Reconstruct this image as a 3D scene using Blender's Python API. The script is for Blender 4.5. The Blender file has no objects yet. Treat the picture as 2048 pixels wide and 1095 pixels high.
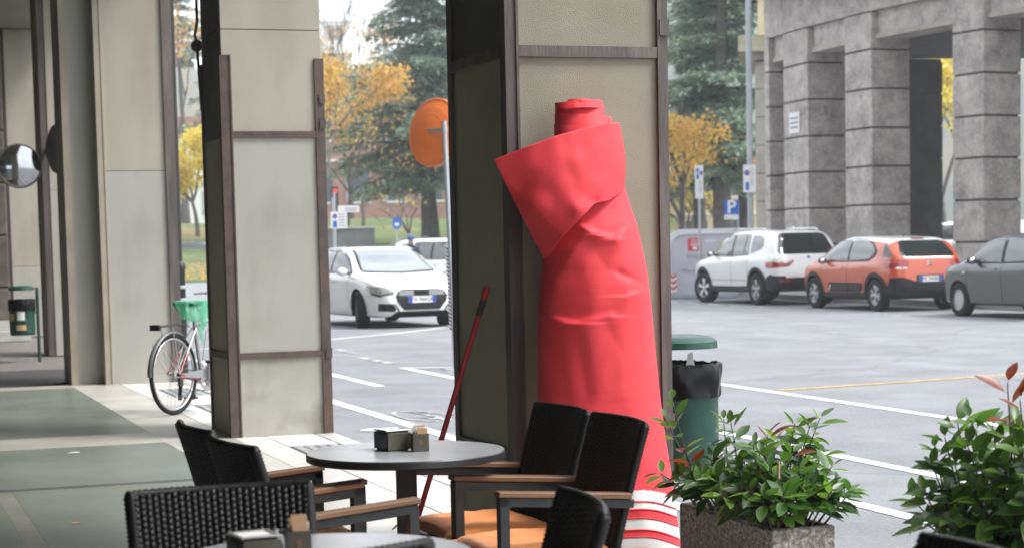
import bpy, bmesh, math, random
from mathutils import Vector, Matrix, noise
from mathutils.bvhtree import BVHTree
from mathutils.geometry import delaunay_2d_cdt
R = math.radians
sc = bpy.context.scene
COL = sc.collection
# ------------------------------------------------------------------ camera
FPX, XP, YH, CH = 3800.0, 1024.0, 485.0, 1.43
YAW, PITCH, ROLL = R(19.0), R(4.5), R(1.2)
YP = YH + FPX * math.tan(PITCH)
FW = Vector((math.sin(YAW) * math.cos(PITCH), math.cos(YAW) * math.cos(PITCH), -math.sin(PITCH)))
_rt = Vector((math.cos(YAW), -math.sin(YAW), 0)); _dn = FW.cross(_rt)
CX = _rt * math.cos(ROLL) + _dn * math.sin(ROLL)
CY = -_rt * math.sin(ROLL) + _dn * math.cos(ROLL)
EYE = Vector((0, 0, CH))
cam = bpy.data.cameras.new('camera'); camo = bpy.data.objects.new('camera', cam); COL.objects.link(camo)
m = Matrix.Identity(4)
for i in range(3):
    m[i][0], m[i][1], m[i][2] = CX[i], -CY[i], -FW[i]
m.translation = EYE
camo.matrix_world = m
cam.sensor_width = 36.0; cam.lens = FPX / 2048 * 36.0
cam.shift_y = (YP - 547.5) / 2048
cam.clip_start = 0.1; cam.clip_end = 3000
cam.dof.use_dof = True; cam.dof.focus_distance = 8.6; cam.dof.aperture_fstop = 5.0
sc.camera = camo
# ------------------------------------------------------------------ light
SUN_EL, SUN_AZ = 52.0, 122.0          # azimuth clockwise from +Y: over the street, behind the camera on the right
w = bpy.data.worlds.new('World'); sc.world = w; w.use_nodes = True
nt = w.node_tree; nt.nodes.clear()
out = nt.nodes.new('ShaderNodeOutputWorld'); bg = nt.nodes.new('ShaderNodeBackground')
sky = nt.nodes.new('ShaderNodeTexSky'); sky.sky_type = 'NISHITA'; sky.sun_disc = False
sky.sun_elevation = R(SUN_EL); sky.sun_rotation = R(SUN_AZ); sky.dust_density = 4.0; sky.air_density = 1.0; sky.ozone_density = 1.0
hs = nt.nodes.new('ShaderNodeHueSaturation'); hs.inputs['Saturation'].default_value = 0.55
tc = nt.nodes.new('ShaderNodeTexCoord'); nz = nt.nodes.new('ShaderNodeTexNoise')
mp = nt.nodes.new('ShaderNodeMapping'); mp.inputs['Scale'].default_value = (3, 3, 8)
nz.inputs['Scale'].default_value = 1.6; nz.inputs['Detail'].default_value = 6
rp = nt.nodes.new('ShaderNodeValToRGB'); rp.color_ramp.elements[0].position = .42; rp.color_ramp.elements[1].position = .62; rp.color_ramp.elements[0].color = (.62, .62, .62, 1)
mx = nt.nodes.new('ShaderNodeMix'); mx.data_type = 'RGBA'
mx.inputs[7].default_value = (12.9, 13.5, 14.4, 1)     # cloud radiance, before the strength below
L = nt.links.new
L(tc.outputs['Generated'], mp.inputs[0]); L(mp.outputs[0], nz.inputs['Vector']); L(nz.outputs[0], rp.inputs[0])
L(sky.outputs[0], hs.inputs['Color']); L(hs.outputs[0], mx.inputs[6]); L(rp.outputs[0], mx.inputs[0])
L(mx.outputs[2], bg.inputs[0]); bg.inputs[1].default_value = 0.064; L(bg.outputs[0], out.inputs[0])
sun = bpy.data.lights.new('sun', 'SUN'); sun.energy = 1.5; sun.angle = R(18); sun.color = (1, .985, .96)
suno = bpy.data.objects.new('sun', sun); COL.objects.link(suno)
sd = Vector((math.sin(R(SUN_AZ)) * math.cos(R(SUN_EL)), math.cos(R(SUN_AZ)) * math.cos(R(SUN_EL)), math.sin(R(SUN_EL))))
suno.rotation_euler = sd.to_track_quat('Z', 'Y').to_euler(); suno.location = (20, -10, 30)
vs = sc.view_settings; sc.display_settings.display_device = 'sRGB'
vs.view_transform = 'Standard'; vs.look = 'None'; vs.gamma = 1; vs.use_curve_mapping = False
vs.exposure = 1.68
# ------------------------------------------------------------------ pixel helpers (photo pixels give directions; depth comes from what a thing touches)
def ray(px, py): return CX * ((px - XP) / FPX) + CY * ((py - YP) / FPX) + FW
def G(px, py, z=0.0):
    d = ray(px, py); return EYE + d * ((z - CH) / d.z)
def onX(px, py, x): d = ray(px, py); return EYE + d * (x / d.x)
def onY(px, py, y): d = ray(px, py); return EYE + d * (y / d.y)
def atD(px, py, dist):                      # at a horizontal distance from the camera
    d = ray(px, py); return EYE + d * (dist / math.hypot(d.x, d.y))
ROAD = -0.08
# ------------------------------------------------------------------ materials
MATS = {}
def pm(name, c1, c2=None, scale=8.0, rough=.6, bump=0.0, bscale=None, metal=0.0, coat=0.0, detail=4.0, lo=.35, hi=.65, spec=.5, sheen=0.0, trans=0.0, stretch=None, c3=None, s3=1.0, alpha=1.0, subsurf=0.0, emit=None, rvar=0.0):
    m = bpy.data.materials.new(name); m.use_nodes = True; t = m.node_tree; n = t.nodes; b = n['Principled BSDF']; K = t.links.new
    def s(k, v):
        if k in b.inputs: b.inputs[k].default_value = v
    s('Roughness', rough); s('Metallic', metal); s('Coat Weight', coat); s('Coat Roughness', .04); s('Specular IOR Level', spec); s('Sheen Weight', sheen)
    s('Transmission Weight', trans); s('Alpha', alpha); s('Subsurface Weight', subsurf)
    if emit: s('Emission Color', (*emit[:3], 1)); s('Emission Strength', emit[3])
    tc = n.new('ShaderNodeTexCoord'); vec = tc.outputs['Object']
    if stretch:
        mp = n.new('ShaderNodeMapping'); mp.inputs['Scale'].default_value = stretch; K(vec, mp.inputs[0]); vec = mp.outputs[0]
    col = None
    if c2 is not None:
        z = n.new('ShaderNodeTexNoise'); z.inputs['Scale'].default_value = scale; z.inputs['Detail'].default_value = detail; K(vec, z.inputs['Vector'])
        r = n.new('ShaderNodeValToRGB'); r.color_ramp.elements[0].position = lo; r.color_ramp.elements[1].position = hi
        r.color_ramp.elements[0].color = (*c1, 1); r.color_ramp.elements[1].color = (*c2, 1); K(z.outputs[0], r.inputs[0]); col = r.outputs[0]
        if rvar:
            mr = n.new('ShaderNodeMapRange'); mr.inputs[3].default_value = rough - rvar; mr.inputs[4].default_value = rough + rvar
            K(z.outputs[0], mr.inputs[0]); K(mr.outputs[0], b.inputs['Roughness'])
        if c3 is not None:
            z3 = n.new('ShaderNodeTexNoise'); z3.inputs['Scale'].default_value = s3; z3.inputs['Detail'].default_value = 5; K(vec, z3.inputs['Vector'])
            r3 = n.new('ShaderNodeValToRGB'); r3.color_ramp.elements[0].position = .5; r3.color_ramp.elements[1].position = .72; K(z3.outputs[0], r3.inputs[0])
            x = n.new('ShaderNodeMix'); x.data_type = 'RGBA'; K(r3.outputs[0], x.inputs[0]); K(col, x.inputs[6]); x.inputs[7].default_value = (*c3, 1); col = x.outputs[2]
        K(col, b.inputs['Base Color'])
    else:
        s('Base Color', (*c1, 1))
    if bump:
        zb = n.new('ShaderNodeTexNoise'); zb.inputs['Scale'].default_value = bscale or scale * 4; zb.inputs['Detail'].default_value = 3; K(vec, zb.inputs['Vector'])
        bp = n.new('ShaderNodeBump'); bp.inputs['Strength'].default_value = bump; bp.inputs['Distance'].default_value = .02; K(zb.outputs[0], bp.inputs['Height']); K(bp.outputs[0], b.inputs['Normal'])
    MATS[name] = m
    return m
def M(n): return MATS[n]
# ------------------------------------------------------------------ mesh builder
class MB:
    def __init__(s): s.v = []; s.f = []; s.m = []
    def add(s, vs, fs, mi=0):
        o = len(s.v); s.v += [Vector(v) for v in vs]; s.f += [tuple(i + o for i in f) for f in fs]; s.m += [mi] * len(fs); return s
    def box(s, c, d, rz=0.0, mat=None, mi=0):
        x, y, z = d[0] / 2, d[1] / 2, d[2] / 2
        vs = [Vector(p) for p in ((-x,-y,-z),(x,-y,-z),(x,y,-z),(-x,y,-z),(-x,-y,z),(x,-y,z),(x,y,z),(-x,y,z))]
        if mat is None: mat = Matrix.Rotation(rz, 3, 'Z')
        return s.add([mat @ v + Vector(c) for v in vs], [(0,3,2,1),(4,5,6,7),(0,1,5,4),(1,2,6,5),(2,3,7,6),(3,0,4,7)], mi)
    def b2(s, a, b, mi=0):                                   # box from corner to corner
        return s.box([(a[i] + b[i]) / 2 for i in range(3)], [abs(b[i] - a[i]) for i in range(3)], mi=mi)
    def bar(s, p0, p1, wd, ht, up=(0, 0, 1), mi=0):          # rectangular bar between two points
        p0, p1 = Vector(p0), Vector(p1); d = (p1 - p0).normalized(); u = Vector(up)
        if abs(d.dot(u)) > .99: u = Vector((1, 0, 0))
        sd = d.cross(u).normalized(); u = sd.cross(d)
        vs = [p + sd * a * wd / 2 + u * b * ht / 2 for p in (p0, p1) for a, b in ((-1,-1),(1,-1),(1,1),(-1,1))]
        return s.add(vs, [(0,1,2,3),(7,6,5,4),(0,4,5,1),(1,5,6,2),(2,6,7,3),(3,7,4,0)], mi)
    def tube(s, pts, r, n=8, cap=True, closed=False, mi=0):
        pts = [Vector(p) for p in pts]; rs = r if isinstance(r, (list, tuple)) else [r] * len(pts)
        o = len(s.v); N = len(pts); prev = None
        for i, p in enumerate(pts):
            d = (pts[(i + 1) % N] - pts[i - 1]) if closed else (pts[min(i + 1, N - 1)] - pts[max(i - 1, 0)])
            d = d.normalized() if d.length > 1e-9 else Vector((0, 0, 1))
            if prev is None:
                u = Vector((0, 0, 1)) if abs(d.z) < .9 else Vector((1, 0, 0))
                prev = d.cross(u).normalized()
            a = (prev - d * prev.dot(d)); a = a.normalized() if a.length > 1e-6 else d.orthogonal().normalized()
            prev = a; b = d.cross(a)
            for k in range(n):
                t = 2 * math.pi * k / n; s.v.append(p + (a * math.cos(t) + b * math.sin(t)) * rs[i])
        for i in range(N if closed else N - 1):
            j = (i + 1) % N
            for k in range(n):
                k2 = (k + 1) % n; s.f.append((o + i*n + k, o + i*n + k2, o + j*n + k2, o + j*n + k)); s.m.append(mi)
        if cap and not closed:
            s.f.append(tuple(o + k for k in range(n))[::-1]); s.f.append(tuple(o + (N-1)*n + k for k in range(n))); s.m += [mi, mi]
        return s
    def cyl(s, p0, p1, r0, r1=None, n=16, mi=0): return s.tube([p0, p1], [r0, r0 if r1 is None else r1], n, mi=mi)
    def lathe(s, prof, n=24, c=(0, 0, 0), axis='Z', mi=0, sx=1, sy=1, arc=1.0):
        o = len(s.v); c = Vector(c); closed = arc >= .999; nn = n if closed else n + 1
        for r, z in prof:
            for k in range(nn):
                t = 2 * math.pi * arc * k / n; x, y = r * math.cos(t) * sx, r * math.sin(t) * sy
                s.v.append(c + (Vector((x, y, z)) if axis == 'Z' else Vector((z, x, y)) if axis == 'X' else Vector((y, z, x))))
        for i in range(len(prof) - 1):
            for k in range(n):
                k2 = (k + 1) % nn; s.f.append((o + i*nn + k, o + i*nn + k2, o + (i+1)*nn + k2, o + (i+1)*nn + k)); s.m.append(mi)
        return s
    def prism(s, poly, a, b, plane='XY', mi=0):              # extrude a polygon from a to b along the third axis
        def P(p, t): return (p[0], p[1], t) if plane == 'XY' else (p[0], t, p[1]) if plane == 'XZ' else (t, p[0], p[1])
        n = len(poly); vs = [P(p, a) for p in poly] + [P(p, b) for p in poly]
        fs = [tuple(range(n))[::-1], tuple(range(n, 2*n))] + [(i, (i+1) % n, n + (i+1) % n, n + i) for i in range(n)]
        return s.add(vs, fs, mi)
    def grid(s, pts, closed_u=False, mi=0):                  # rows of points
        o = len(s.v); nr, ncol = len(pts), len(pts[0])
        for r_ in pts: s.v += [Vector(p) for p in r_]
        for i in range(nr - 1):
            for k in range(ncol if closed_u else ncol - 1):
                k2 = (k + 1) % ncol; s.f.append((o + i*ncol + k, o + i*ncol + k2, o + (i+1)*ncol + k2, o + (i+1)*ncol + k)); s.m.append(mi)
        return s
    def sphere(s, c, r, nu=12, nv=8, mi=0):
        rr = r if isinstance(r, (tuple, list, Vector)) else (r, r, r); rows = []
        for i in range(nv + 1):
            ph = math.pi * i / nv
            rows.append([(c[0] + rr[0] * max(math.sin(ph), .002) * math.cos(2*math.pi*k/nu), c[1] + rr[1] * max(math.sin(ph), .002) * math.sin(2*math.pi*k/nu), c[2] - rr[2] * math.cos(ph)) for k in range(nu)])
        return s.grid(rows, True, mi)
    def shift(s, o): o = Vector(o); s.v = [v + o for v in s.v]; return s
    def xf(s, mt): s.v = [mt @ v for v in s.v]; return s
    def mesh(s, name, mats, smooth=None, recalc=True, bevel=0, bevel_seg=1):
        me = bpy.data.meshes.new(name); bm = bmesh.new()
        vv = [bm.verts.new(v) for v in s.v]
        for f, mi in zip(s.f, s.m):
            try: fc = bm.faces.new([vv[i] for i in f]); fc.material_index = mi
            except ValueError: pass
        if recalc: bmesh.ops.recalc_face_normals(bm, faces=bm.faces)
        if bevel: bmesh.ops.bevel(bm, geom=list(bm.edges), offset=bevel, segments=bevel_seg, affect='EDGES', clamp_overlap=True)
        bm.to_mesh(me); bm.free()
        for x in (mats if isinstance(mats, (list, tuple)) else [mats]): me.materials.append(M(x) if isinstance(x, str) else x)
        if smooth is not None:
            for p in me.polygons: p.use_smooth = True
            if smooth < 180: me.set_sharp_from_angle(angle=R(smooth))
        return me
    def build(s, name, mats, parent=None, smooth=None, loc=None, bevel=0, bevel_seg=1, recalc=True):
        return obj(name, s.mesh(name, mats, smooth, recalc, bevel, bevel_seg), parent, loc)
def obj(name, me, parent=None, loc=None):
    o = bpy.data.objects.new(name, me); COL.objects.link(o)
    if parent is not None: o.parent = parent
    if loc is not None: o.location = loc
    return o
def tag(o, label, cat, group=None):
    o['label'] = label; o['category'] = cat
    if group: o['group'] = group
    return o
def thing(name, label, cat, loc=(0, 0, 0), rz=0.0, group=None):
    o = obj(name, None, None, loc); o.rotation_euler = (0, 0, rz); o.empty_display_size = .1
    return tag(o, label, cat, group)
def struct(o): o['kind'] = 'structure'; return o
def stuff(o): o['kind'] = 'stuff'; return o
def kids(o): return [c for c in o.children]
def dup(root, loc, rz=None, label=None, group=None):
    def cp(o, par):
        c = o.copy(); COL.objects.link(c); c.parent = par
        for ch in list(o.children): cp(ch, c)
        return c
    r_ = cp(root, None); r_.location = loc
    if rz is not None: r_.rotation_euler = (0, 0, rz)
    if label: r_['label'] = label
    if group: r_['group'] = group
    return r_
def text(name, s, size, mat, parent, mw, extrude=.001, align='CENTER', bold=0.0, shear=0.0):
    cu = bpy.data.curves.new(name, 'FONT'); cu.body = s; cu.size = size; cu.align_x = align; cu.align_y = 'CENTER'; cu.extrude = extrude; cu.offset = bold; cu.shear = shear; cu.resolution_u = 2
    t = bpy.data.objects.new(name, cu); COL.objects.link(t); bpy.context.view_layer.update()
    me = bpy.data.meshes.new_from_object(t); bpy.data.objects.remove(t); me.name = name; me.materials.clear(); me.materials.append(M(mat))
    o = obj(name, me, parent); o.matrix_local = mw; return o
def frame_mat(o, xdir, ydir):                                # matrix with local x,y along given directions
    x = Vector(xdir).normalized(); y = Vector(ydir).normalized(); z = x.cross(y).normalized()
    mm = Matrix.Identity(4)
    for i in range(3): mm[i][0], mm[i][1], mm[i][2] = x[i], y[i], z[i]
    mm.translation = Vector(o); return mm
def lerp(a, b, t): return a + (b - a) * t
def interp(keys, x):                                         # smooth monotone-ish key interpolation
    if x <= keys[0][0]: return keys[0][1]
    for (a, va), (b, vb) in zip(keys, keys[1:]):
        if x <= b: return va + (vb - va) * (x - a) / (b - a)
    return keys[-1][1]
# ================================================================== materials of the place
pm('asphalt', (.185, .19, .203), (.25, .256, .272), 1.3, .78, .5, 160, detail=8, c3=(.185, .187, .195), s3=.35)
def speckle(mn, scale, amt, c):                     # fine grains mixed into the base colour
    m = M(mn); t = m.node_tree; b = t.nodes['Principled BSDF']; K = t.links.new
    lk = b.inputs['Base Color'].links; src = lk[0].from_socket if lk else None
    v = t.nodes.new('ShaderNodeTexVoronoi'); v.inputs['Scale'].default_value = scale
    tcn = t.nodes.new('ShaderNodeTexCoord'); K(tcn.outputs['Object'], v.inputs['Vector'])
    rp = t.nodes.new('ShaderNodeValToRGB'); rp.color_ramp.elements[0].position = .5; rp.color_ramp.elements[1].position = .95
    sp = t.nodes.new('ShaderNodeSeparateColor'); K(v.outputs['Color'], sp.inputs[0]); K(sp.outputs[0], rp.inputs[0])
    ml = t.nodes.new('ShaderNodeMath'); ml.operation = 'MULTIPLY'; ml.inputs[1].default_value = amt; K(rp.outputs[0], ml.inputs[0])
    x = t.nodes.new('ShaderNodeMix'); x.data_type = 'RGBA'; K(ml.outputs[0], x.inputs[0])
    if src: K(src, x.inputs[6])
    else: x.inputs[6].default_value = b.inputs['Base Color'].default_value
    x.inputs[7].default_value = (*c, 1); K(x.outputs[2], b.inputs['Base Color'])
speckle('asphalt', 70, .5, (.31, .31, .32))
def wear(mn, crack=True):                            # long tyre-polished streaks and thin cracks
    t = M(mn).node_tree; b = t.nodes['Principled BSDF']; K = t.links.new; src = b.inputs['Base Color'].links[0].from_socket; N = t.nodes.new
    tcn = N('ShaderNodeTexCoord'); mp = N('ShaderNodeMapping'); mp.inputs['Scale'].default_value = (.9, .05, 1); K(tcn.outputs['Object'], mp.inputs[0])
    z = N('ShaderNodeTexNoise'); z.inputs['Scale'].default_value = 1.0; z.inputs['Detail'].default_value = 5; K(mp.outputs[0], z.inputs['Vector'])
    mr = N('ShaderNodeMapRange'); mr.inputs[1].default_value = .3; mr.inputs[2].default_value = .7; mr.inputs[3].default_value = .92; mr.inputs[4].default_value = 1.06; K(z.outputs[0], mr.inputs[0])
    x = N('ShaderNodeVectorMath'); x.operation = 'SCALE'; K(src, x.inputs[0]); K(mr.outputs[0], x.inputs[3])
    v = N('ShaderNodeTexVoronoi'); v.feature = 'DISTANCE_TO_EDGE'; v.inputs['Scale'].default_value = .22; zd = N('ShaderNodeTexNoise'); zd.inputs['Scale'].default_value = 1.3; zd.inputs['Detail'].default_value = 6; K(tcn.outputs['Object'], zd.inputs['Vector'])
    ad = N('ShaderNodeMix'); ad.data_type = 'VECTOR'; ad.inputs[0].default_value = .35; K(tcn.outputs['Object'], ad.inputs[4]); K(zd.outputs['Color'], ad.inputs[5]); K(ad.outputs[1], v.inputs['Vector'])
    lt = N('ShaderNodeMath'); lt.operation = 'LESS_THAN'; lt.inputs[1].default_value = .0035; K(v.outputs['Distance'], lt.inputs[0])
    ms = N('ShaderNodeMath'); ms.operation = 'MULTIPLY'; ms.inputs[1].default_value = .22; K(lt.outputs[0], ms.inputs[0])
    m2 = N('ShaderNodeMix'); m2.data_type = 'RGBA'; K(ms.outputs[0], m2.inputs[0]); K(x.outputs[0], m2.inputs[6]); m2.inputs[7].default_value = (.06, .06, .062, 1); K(m2.outputs[2], b.inputs['Base Color'])
wear('asphalt')
pm('road_white', (.72, .72, .72), (.4, .4, .41), 11, .65, detail=9, lo=.46, hi=.72)
pm('road_white_worn', (.5, .5, .5), (.15, .15, .155), 7, .7, detail=8, lo=.4, hi=.62)
pm('road_yellow', (.6, .38, .1), (.35, .25, .1), 9, .65, detail=8)
pm('kerb_stone', (.36, .35, .33), (.47, .46, .43), 5, .5, .1, 60)
pm('terrazzo', (.122, .145, .124), (.19, .21, .182), .9, .34, detail=9, c3=(.15, .17, .145), s3=.8, rvar=.08, stretch=(1, 1, 1))
speckle('terrazzo', 70, .3, (.27, .29, .255))
pm('cream_stone', (.36, .335, .29), (.45, .425, .375), 1.7, .38, .04, 40, detail=8, c3=(.33, .31, .27), s3=.9, rvar=.08)
pm('slab_lit', (.58, .565, .53), (.72, .705, .67), 1.2, .36, .05, 40, detail=8, c3=(.4, .39, .36), s3=1.1, rvar=.1)  # kerbside slabs: stone lightened, the open-sky brightness is in the colour
pm('joint', (.05, .048, .045), rough=.9)
pm('dark_strip', (.05, .055, .052), (.085, .09, .085), 6, .5)
pm('worn_strip', (.15, .155, .13), (.22, .21, .175), 4, .5)
pm('glass_light', (.33, .37, .37), (.45, .49, .49), 20, .25)
pm('setts', (.13, .115, .11), (.2, .175, .165), 6, .75, .8, 10, detail=6)
pm('panel_low', (.33, .32, .285), (.365, .355, .315), 2.2, .62, .08, 120, detail=8, c3=(.26, .24, .195), s3=1.7, stretch=(1, 1, .45))
pm('panel_up', (.325, .30, .235), (.365, .34, .275), 2.0, .7, .06, 90, detail=8, c3=(.275, .245, .185), s3=1.3, stretch=(1, 1, .5))
pm('panel_base', (.33, .315, .265), (.385, .375, .325), 3.0, .66, .08, 100, detail=8, c3=(.2, .18, .15), s3=2.2)
pm('panel_weave', (.24, .225, .165), (.28, .265, .20), 3, .7, .3, 220, detail=6, stretch=(1, 1, 1))
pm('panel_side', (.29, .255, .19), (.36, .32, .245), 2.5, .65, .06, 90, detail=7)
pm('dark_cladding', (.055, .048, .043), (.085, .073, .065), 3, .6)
pm('rust_iron', (.062, .047, .043), (.10, .072, .062), 9, .62, .25, 70, detail=8, c3=(.12, .068, .05), s3=2.2, metal=.15)
pm('grey_iron', (.07, .06, .056), (.115, .095, .085), 8, .6, .2, 70, detail=8, c3=(.17, .15, .13), s3=5, stretch=(1, 1, .15), metal=.2)
pm('ceiling', (.22, .2, .17), (.26, .24, .2), 1, .8)
pm('plaster', (.1, .092, .08), (.13, .12, .1), 1, .8)
pm('dark_stone', (.075, .062, .052), (.13, .11, .095), 4, .8, .5, 30, detail=8)
# ================================================================== ground, road, kerb, arcade floor
def sheet(name, x0, x1, y0, y1, z, mat, parent=None, loc=None):
    return MB().add([(x0, y0, z), (x1, y0, z), (x1, y1, z), (x0, y1, z)], [(0, 1, 2, 3)]).build(name, mat, parent, recalc=False)
pm('earth', (.1, .095, .07), (.15, .14, .1), .3, .9)
struct(sheet('ground', -370, 460, -65, 460, -.5, 'earth'))
KX = 3.46
rm = MB()
ROADP = [(-60, 0), (52, 0), (60, .3), (66, .36), (160, .36)]
rm.grid([[(KX - 30 if y > 40 else KX, y, ROAD + z), (20, y, ROAD + z), (110, y, ROAD + z)] for y, z in ROADP])
road = struct(rm.build('road', 'asphalt', recalc=False))
def zroad(y): return ROAD + interp(ROADP, y)
def line(name, p0, p1, wd, mat='road_white', ends=True):
    p0, p1 = Vector((p0[0], p0[1], 0)), Vector((p1[0], p1[1], 0)); d = (p1 - p0); n = max(1, int(d.length / 3)); s = Vector((-d.y, d.x, 0)).normalized() * wd / 2
    b = MB(); b.grid([[p0 + d * (i / n) - s + Vector((0, 0, zroad((p0 + d * (i / n)).y) + .004)), p0 + d * (i / n) + s + Vector((0, 0, zroad((p0 + d * (i / n)).y) + .004))] for i in range(n + 1)])
    return b.build(name, mat, road)
LX1, LX2, LX3, LX4 = 4.36, 5.29, 6.35, 8.45
line('lane_line', (LX1, -12), (LX1, 30), .13)
line('lane_line', (LX2, -12), (LX2, 10.3), .12); line('lane_line', (LX2, 19.7), (LX2, 22.6), .12)
line('lane_line', (LX3, -12), (LX3, 22.55), .12)
line('lane_line', (LX4, -12), (LX4, 19.4), .13)
line('bay_end_line', (LX3 + .06, 22.5), (8.4, 21.5), .1)
line('dash', (6.46, 23.4), (6.46, 25.0), .14, 'road_white_worn'); line('dash', (6.62, 26.0), (6.68, 27.3), .14, 'road_white_worn')
line('old_mark', (5.9, 18.8), (6.2, 18.75), .07, 'road_white_worn'); line('old_mark', (5.05, 14.2), (5.35, 14.1), .05, 'road_white_worn')
line('yellow_line', (8.6, 16.85), (24, 19.25), .11, 'road_yellow')
cv = [G(668, 678, ROAD), G(760, 669, ROAD), G(830, 662, ROAD), G(892, 654, ROAD)]
for a, b in zip(cv, cv[1:]): line('curved_line', a, b, .14)
line('curved_line', (3.0, 27.6), cv[0], .14)
y = 22.0
while y < 47: line('parking_dash', (18.72, y), (18.72, y + .75), .11, 'road_white_worn' if int(y * 7) % 3 else 'road_white'); y += 1.25
for yy in (26.4, 31.6, 37.0): line('parking_bar', (18.78, yy), (20.9, yy + .05), .1, 'road_white_worn')
for p, q in (((14.5, 26), (14.5, 27.2)), ((14.6, 31), (14.6, 32.3)), ((14.6, 36), (14.6, 37))): line('centre_dash', p, q, .12, 'road_white_worn')
pm('far_paving', (.26, .25, .24), (.34, .33, .32), .8, .8, .1, 30)
fw_ = MB(); fw_.b2((21.15, 15, -.2), (48, 53.5, .05)); struct(fw_.build('far_pavement', 'far_paving'))
# painted bicycle symbol: two wheels, frame, handlebar
bs = MB(); zc = ROAD + .0045
def stroke(b, pts, wd):
    for a, c in zip(pts, pts[1:]):
        a, c = Vector((*a, zc)), Vector((*c, zc)); d = (c - a).normalized(); s = Vector((-d.y, d.x, 0)) * wd / 2; b.add([a - s, c - s, c + s, a + s], [(0, 1, 2, 3)])
def ringpts(cx, cy, rx, ry, n=20): return [(cx + rx * math.cos(2*math.pi*k/n), cy + ry * math.sin(2*math.pi*k/n)) for k in range(n + 1)]
stroke(bs, ringpts(4.62, 16.05, .13, .55), .035); stroke(bs, ringpts(5.06, 15.7, .13, .55), .035)
stroke(bs, [(4.62, 16.05), (4.76, 15.5), (4.95, 16.1), (5.06, 15.7)], .04); stroke(bs, [(4.76, 15.5), (4.8, 16.4), (4.95, 16.1)], .04); stroke(bs, [(4.72, 16.5), (4.88, 16.4)], .05)
bs.build('bicycle_symbol', 'road_white_worn', road, recalc=False)
# kerb stones
kerb = struct(MB().b2((3.29, -30, -.3), (KX - .03, 24, -.012)).build('kerb', 'joint'))
ks = MB().b2((3.29, 0, -.2), (KX, 1.49, 0.0)).mesh('kerb_stone', 'kerb_stone', bevel=.012)
for i in range(-8, 16):
    obj('kerb_stone', ks, kerb, (0, i * 1.5 + .2, random.Random(i).uniform(-.002, .002)))
# arcade floor: a dark bed with slabs, bands and terrazzo fields laid on it
floor = struct(MB().b2((-6, -30, -.3), (3.288, 24, -.008)).build('arcade_floor', 'joint'))
def tile(name, x0, x1, y0, y1, mat, g=.004, dz=0.0): return MB().b2((x0 + g, y0 + g, -.05), (x1 - g, y1 - g, dz)).build(name, mat, floor)
XG = 2.15
ys = [-30, -16.2, -15.4, -1.2, -.36, 5.4, 14.22, 15.06, 20.45]
for x0, x1 in ((-6, -3.3), (-3.22, .74), (.84, XG)):
    for a, b in ((-30, 2.0), (2.08, 11.72), (11.84, 14.22), (15.06, 20.45)): tile('terrazzo_field', x0, x1, a, b, 'terrazzo', .001)
for a, b in ((2.0, 2.08), (11.72, 11.84)): tile('dark_inlay', -6, XG, a, b, 'dark_strip', .0)
for x0, x1, a, b in ((-3.3, -3.22, -30, 14.22), (-3.3, -3.22, 15.06, 20.45), (.74, .84, -30, 2.0), (.74, .84, 2.08, 11.72)): tile('worn_inlay', x0, x1, a, b, 'worn_strip', .0, -.0005)
tile('worn_inlay', .74, .84, 15.06, 20.45, 'terrazzo', 0); tile('worn_inlay', .74, .84, 11.84, 14.22, 'terrazzo', 0)
for x0, x1 in ((-6, -4), (-4, -2), (-2, 0), (0, XG)): tile('band_slab', x0, x1, 14.22, 15.06, 'cream_stone', .0008); tile('band_slab', x0, x1, 20.45, 20.9, 'cream_stone', .0008)
rs = random.Random(4)
def column(x0, x1, cuts, mats, g=.006):
    for a, b in zip(cuts, cuts[1:]): tile('paving_slab', x0, x1, a, b, mats[rs.randrange(len(mats))], g)
pm('slab_less_lit', (.45, .43, .39), (.56, .54, .495), 1.4, .36, .04, 40, detail=8, c3=(.41, .39, .35), s3=1.0, rvar=.08)  # same slab stone, darker: the light's fall-off inward is in the colour
column(XG, 2.66, [-30 + 2.1 * i for i in range(21)] + [14.15, 16.4, 18.6, 20.9], ['slab_less_lit'], .001)
column(2.66, 2.91, [-30, -20, -10, -4, 0, 2.2, 4.4, 6.6, 9.0, 11.2, 12.3, 13.4, 15.5, 17.9, 20.9], ['slab_lit'])
column(2.91, 3.288, [-30, -20, -10, -4, 0, 2.1, 4.2, 6.4, 8.8, 10.8, 12.1, 12.8], ['slab_lit'])
column(2.91, 3.288, [13.45, 14.9, 16.4], ['slab_lit']); column(2.91, 3.288, [17.5, 18.6], ['slab_lit']); column(2.91, 3.288, [19.7, 20.9], ['slab_lit'])
def grate(y0, y1):
    g = MB().b2((2.92, y0 + .01, -.05), (3.28, y1 - .01, -.004)).build('pavement_light', 'dark_strip', floor)
    n = int((y1 - y0) / .1)
    for i in range(n):
        for k in range(4):
            yy = y0 + .02 + i * (y1 - y0 - .03) / n
            MB().b2((2.935 + k * .086, yy, -.02), (3.005 + k * .086, yy + .068, .0005)).build('glass_lens', 'glass_light', g)
grate(12.8, 13.45); grate(16.4, 17.5); grate(18.6, 19.7)
setts = struct(MB().b2((-14, 20.905, -.3), (KX + .3, 60, -.012)).build('sett_paving', 'setts'))
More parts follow.
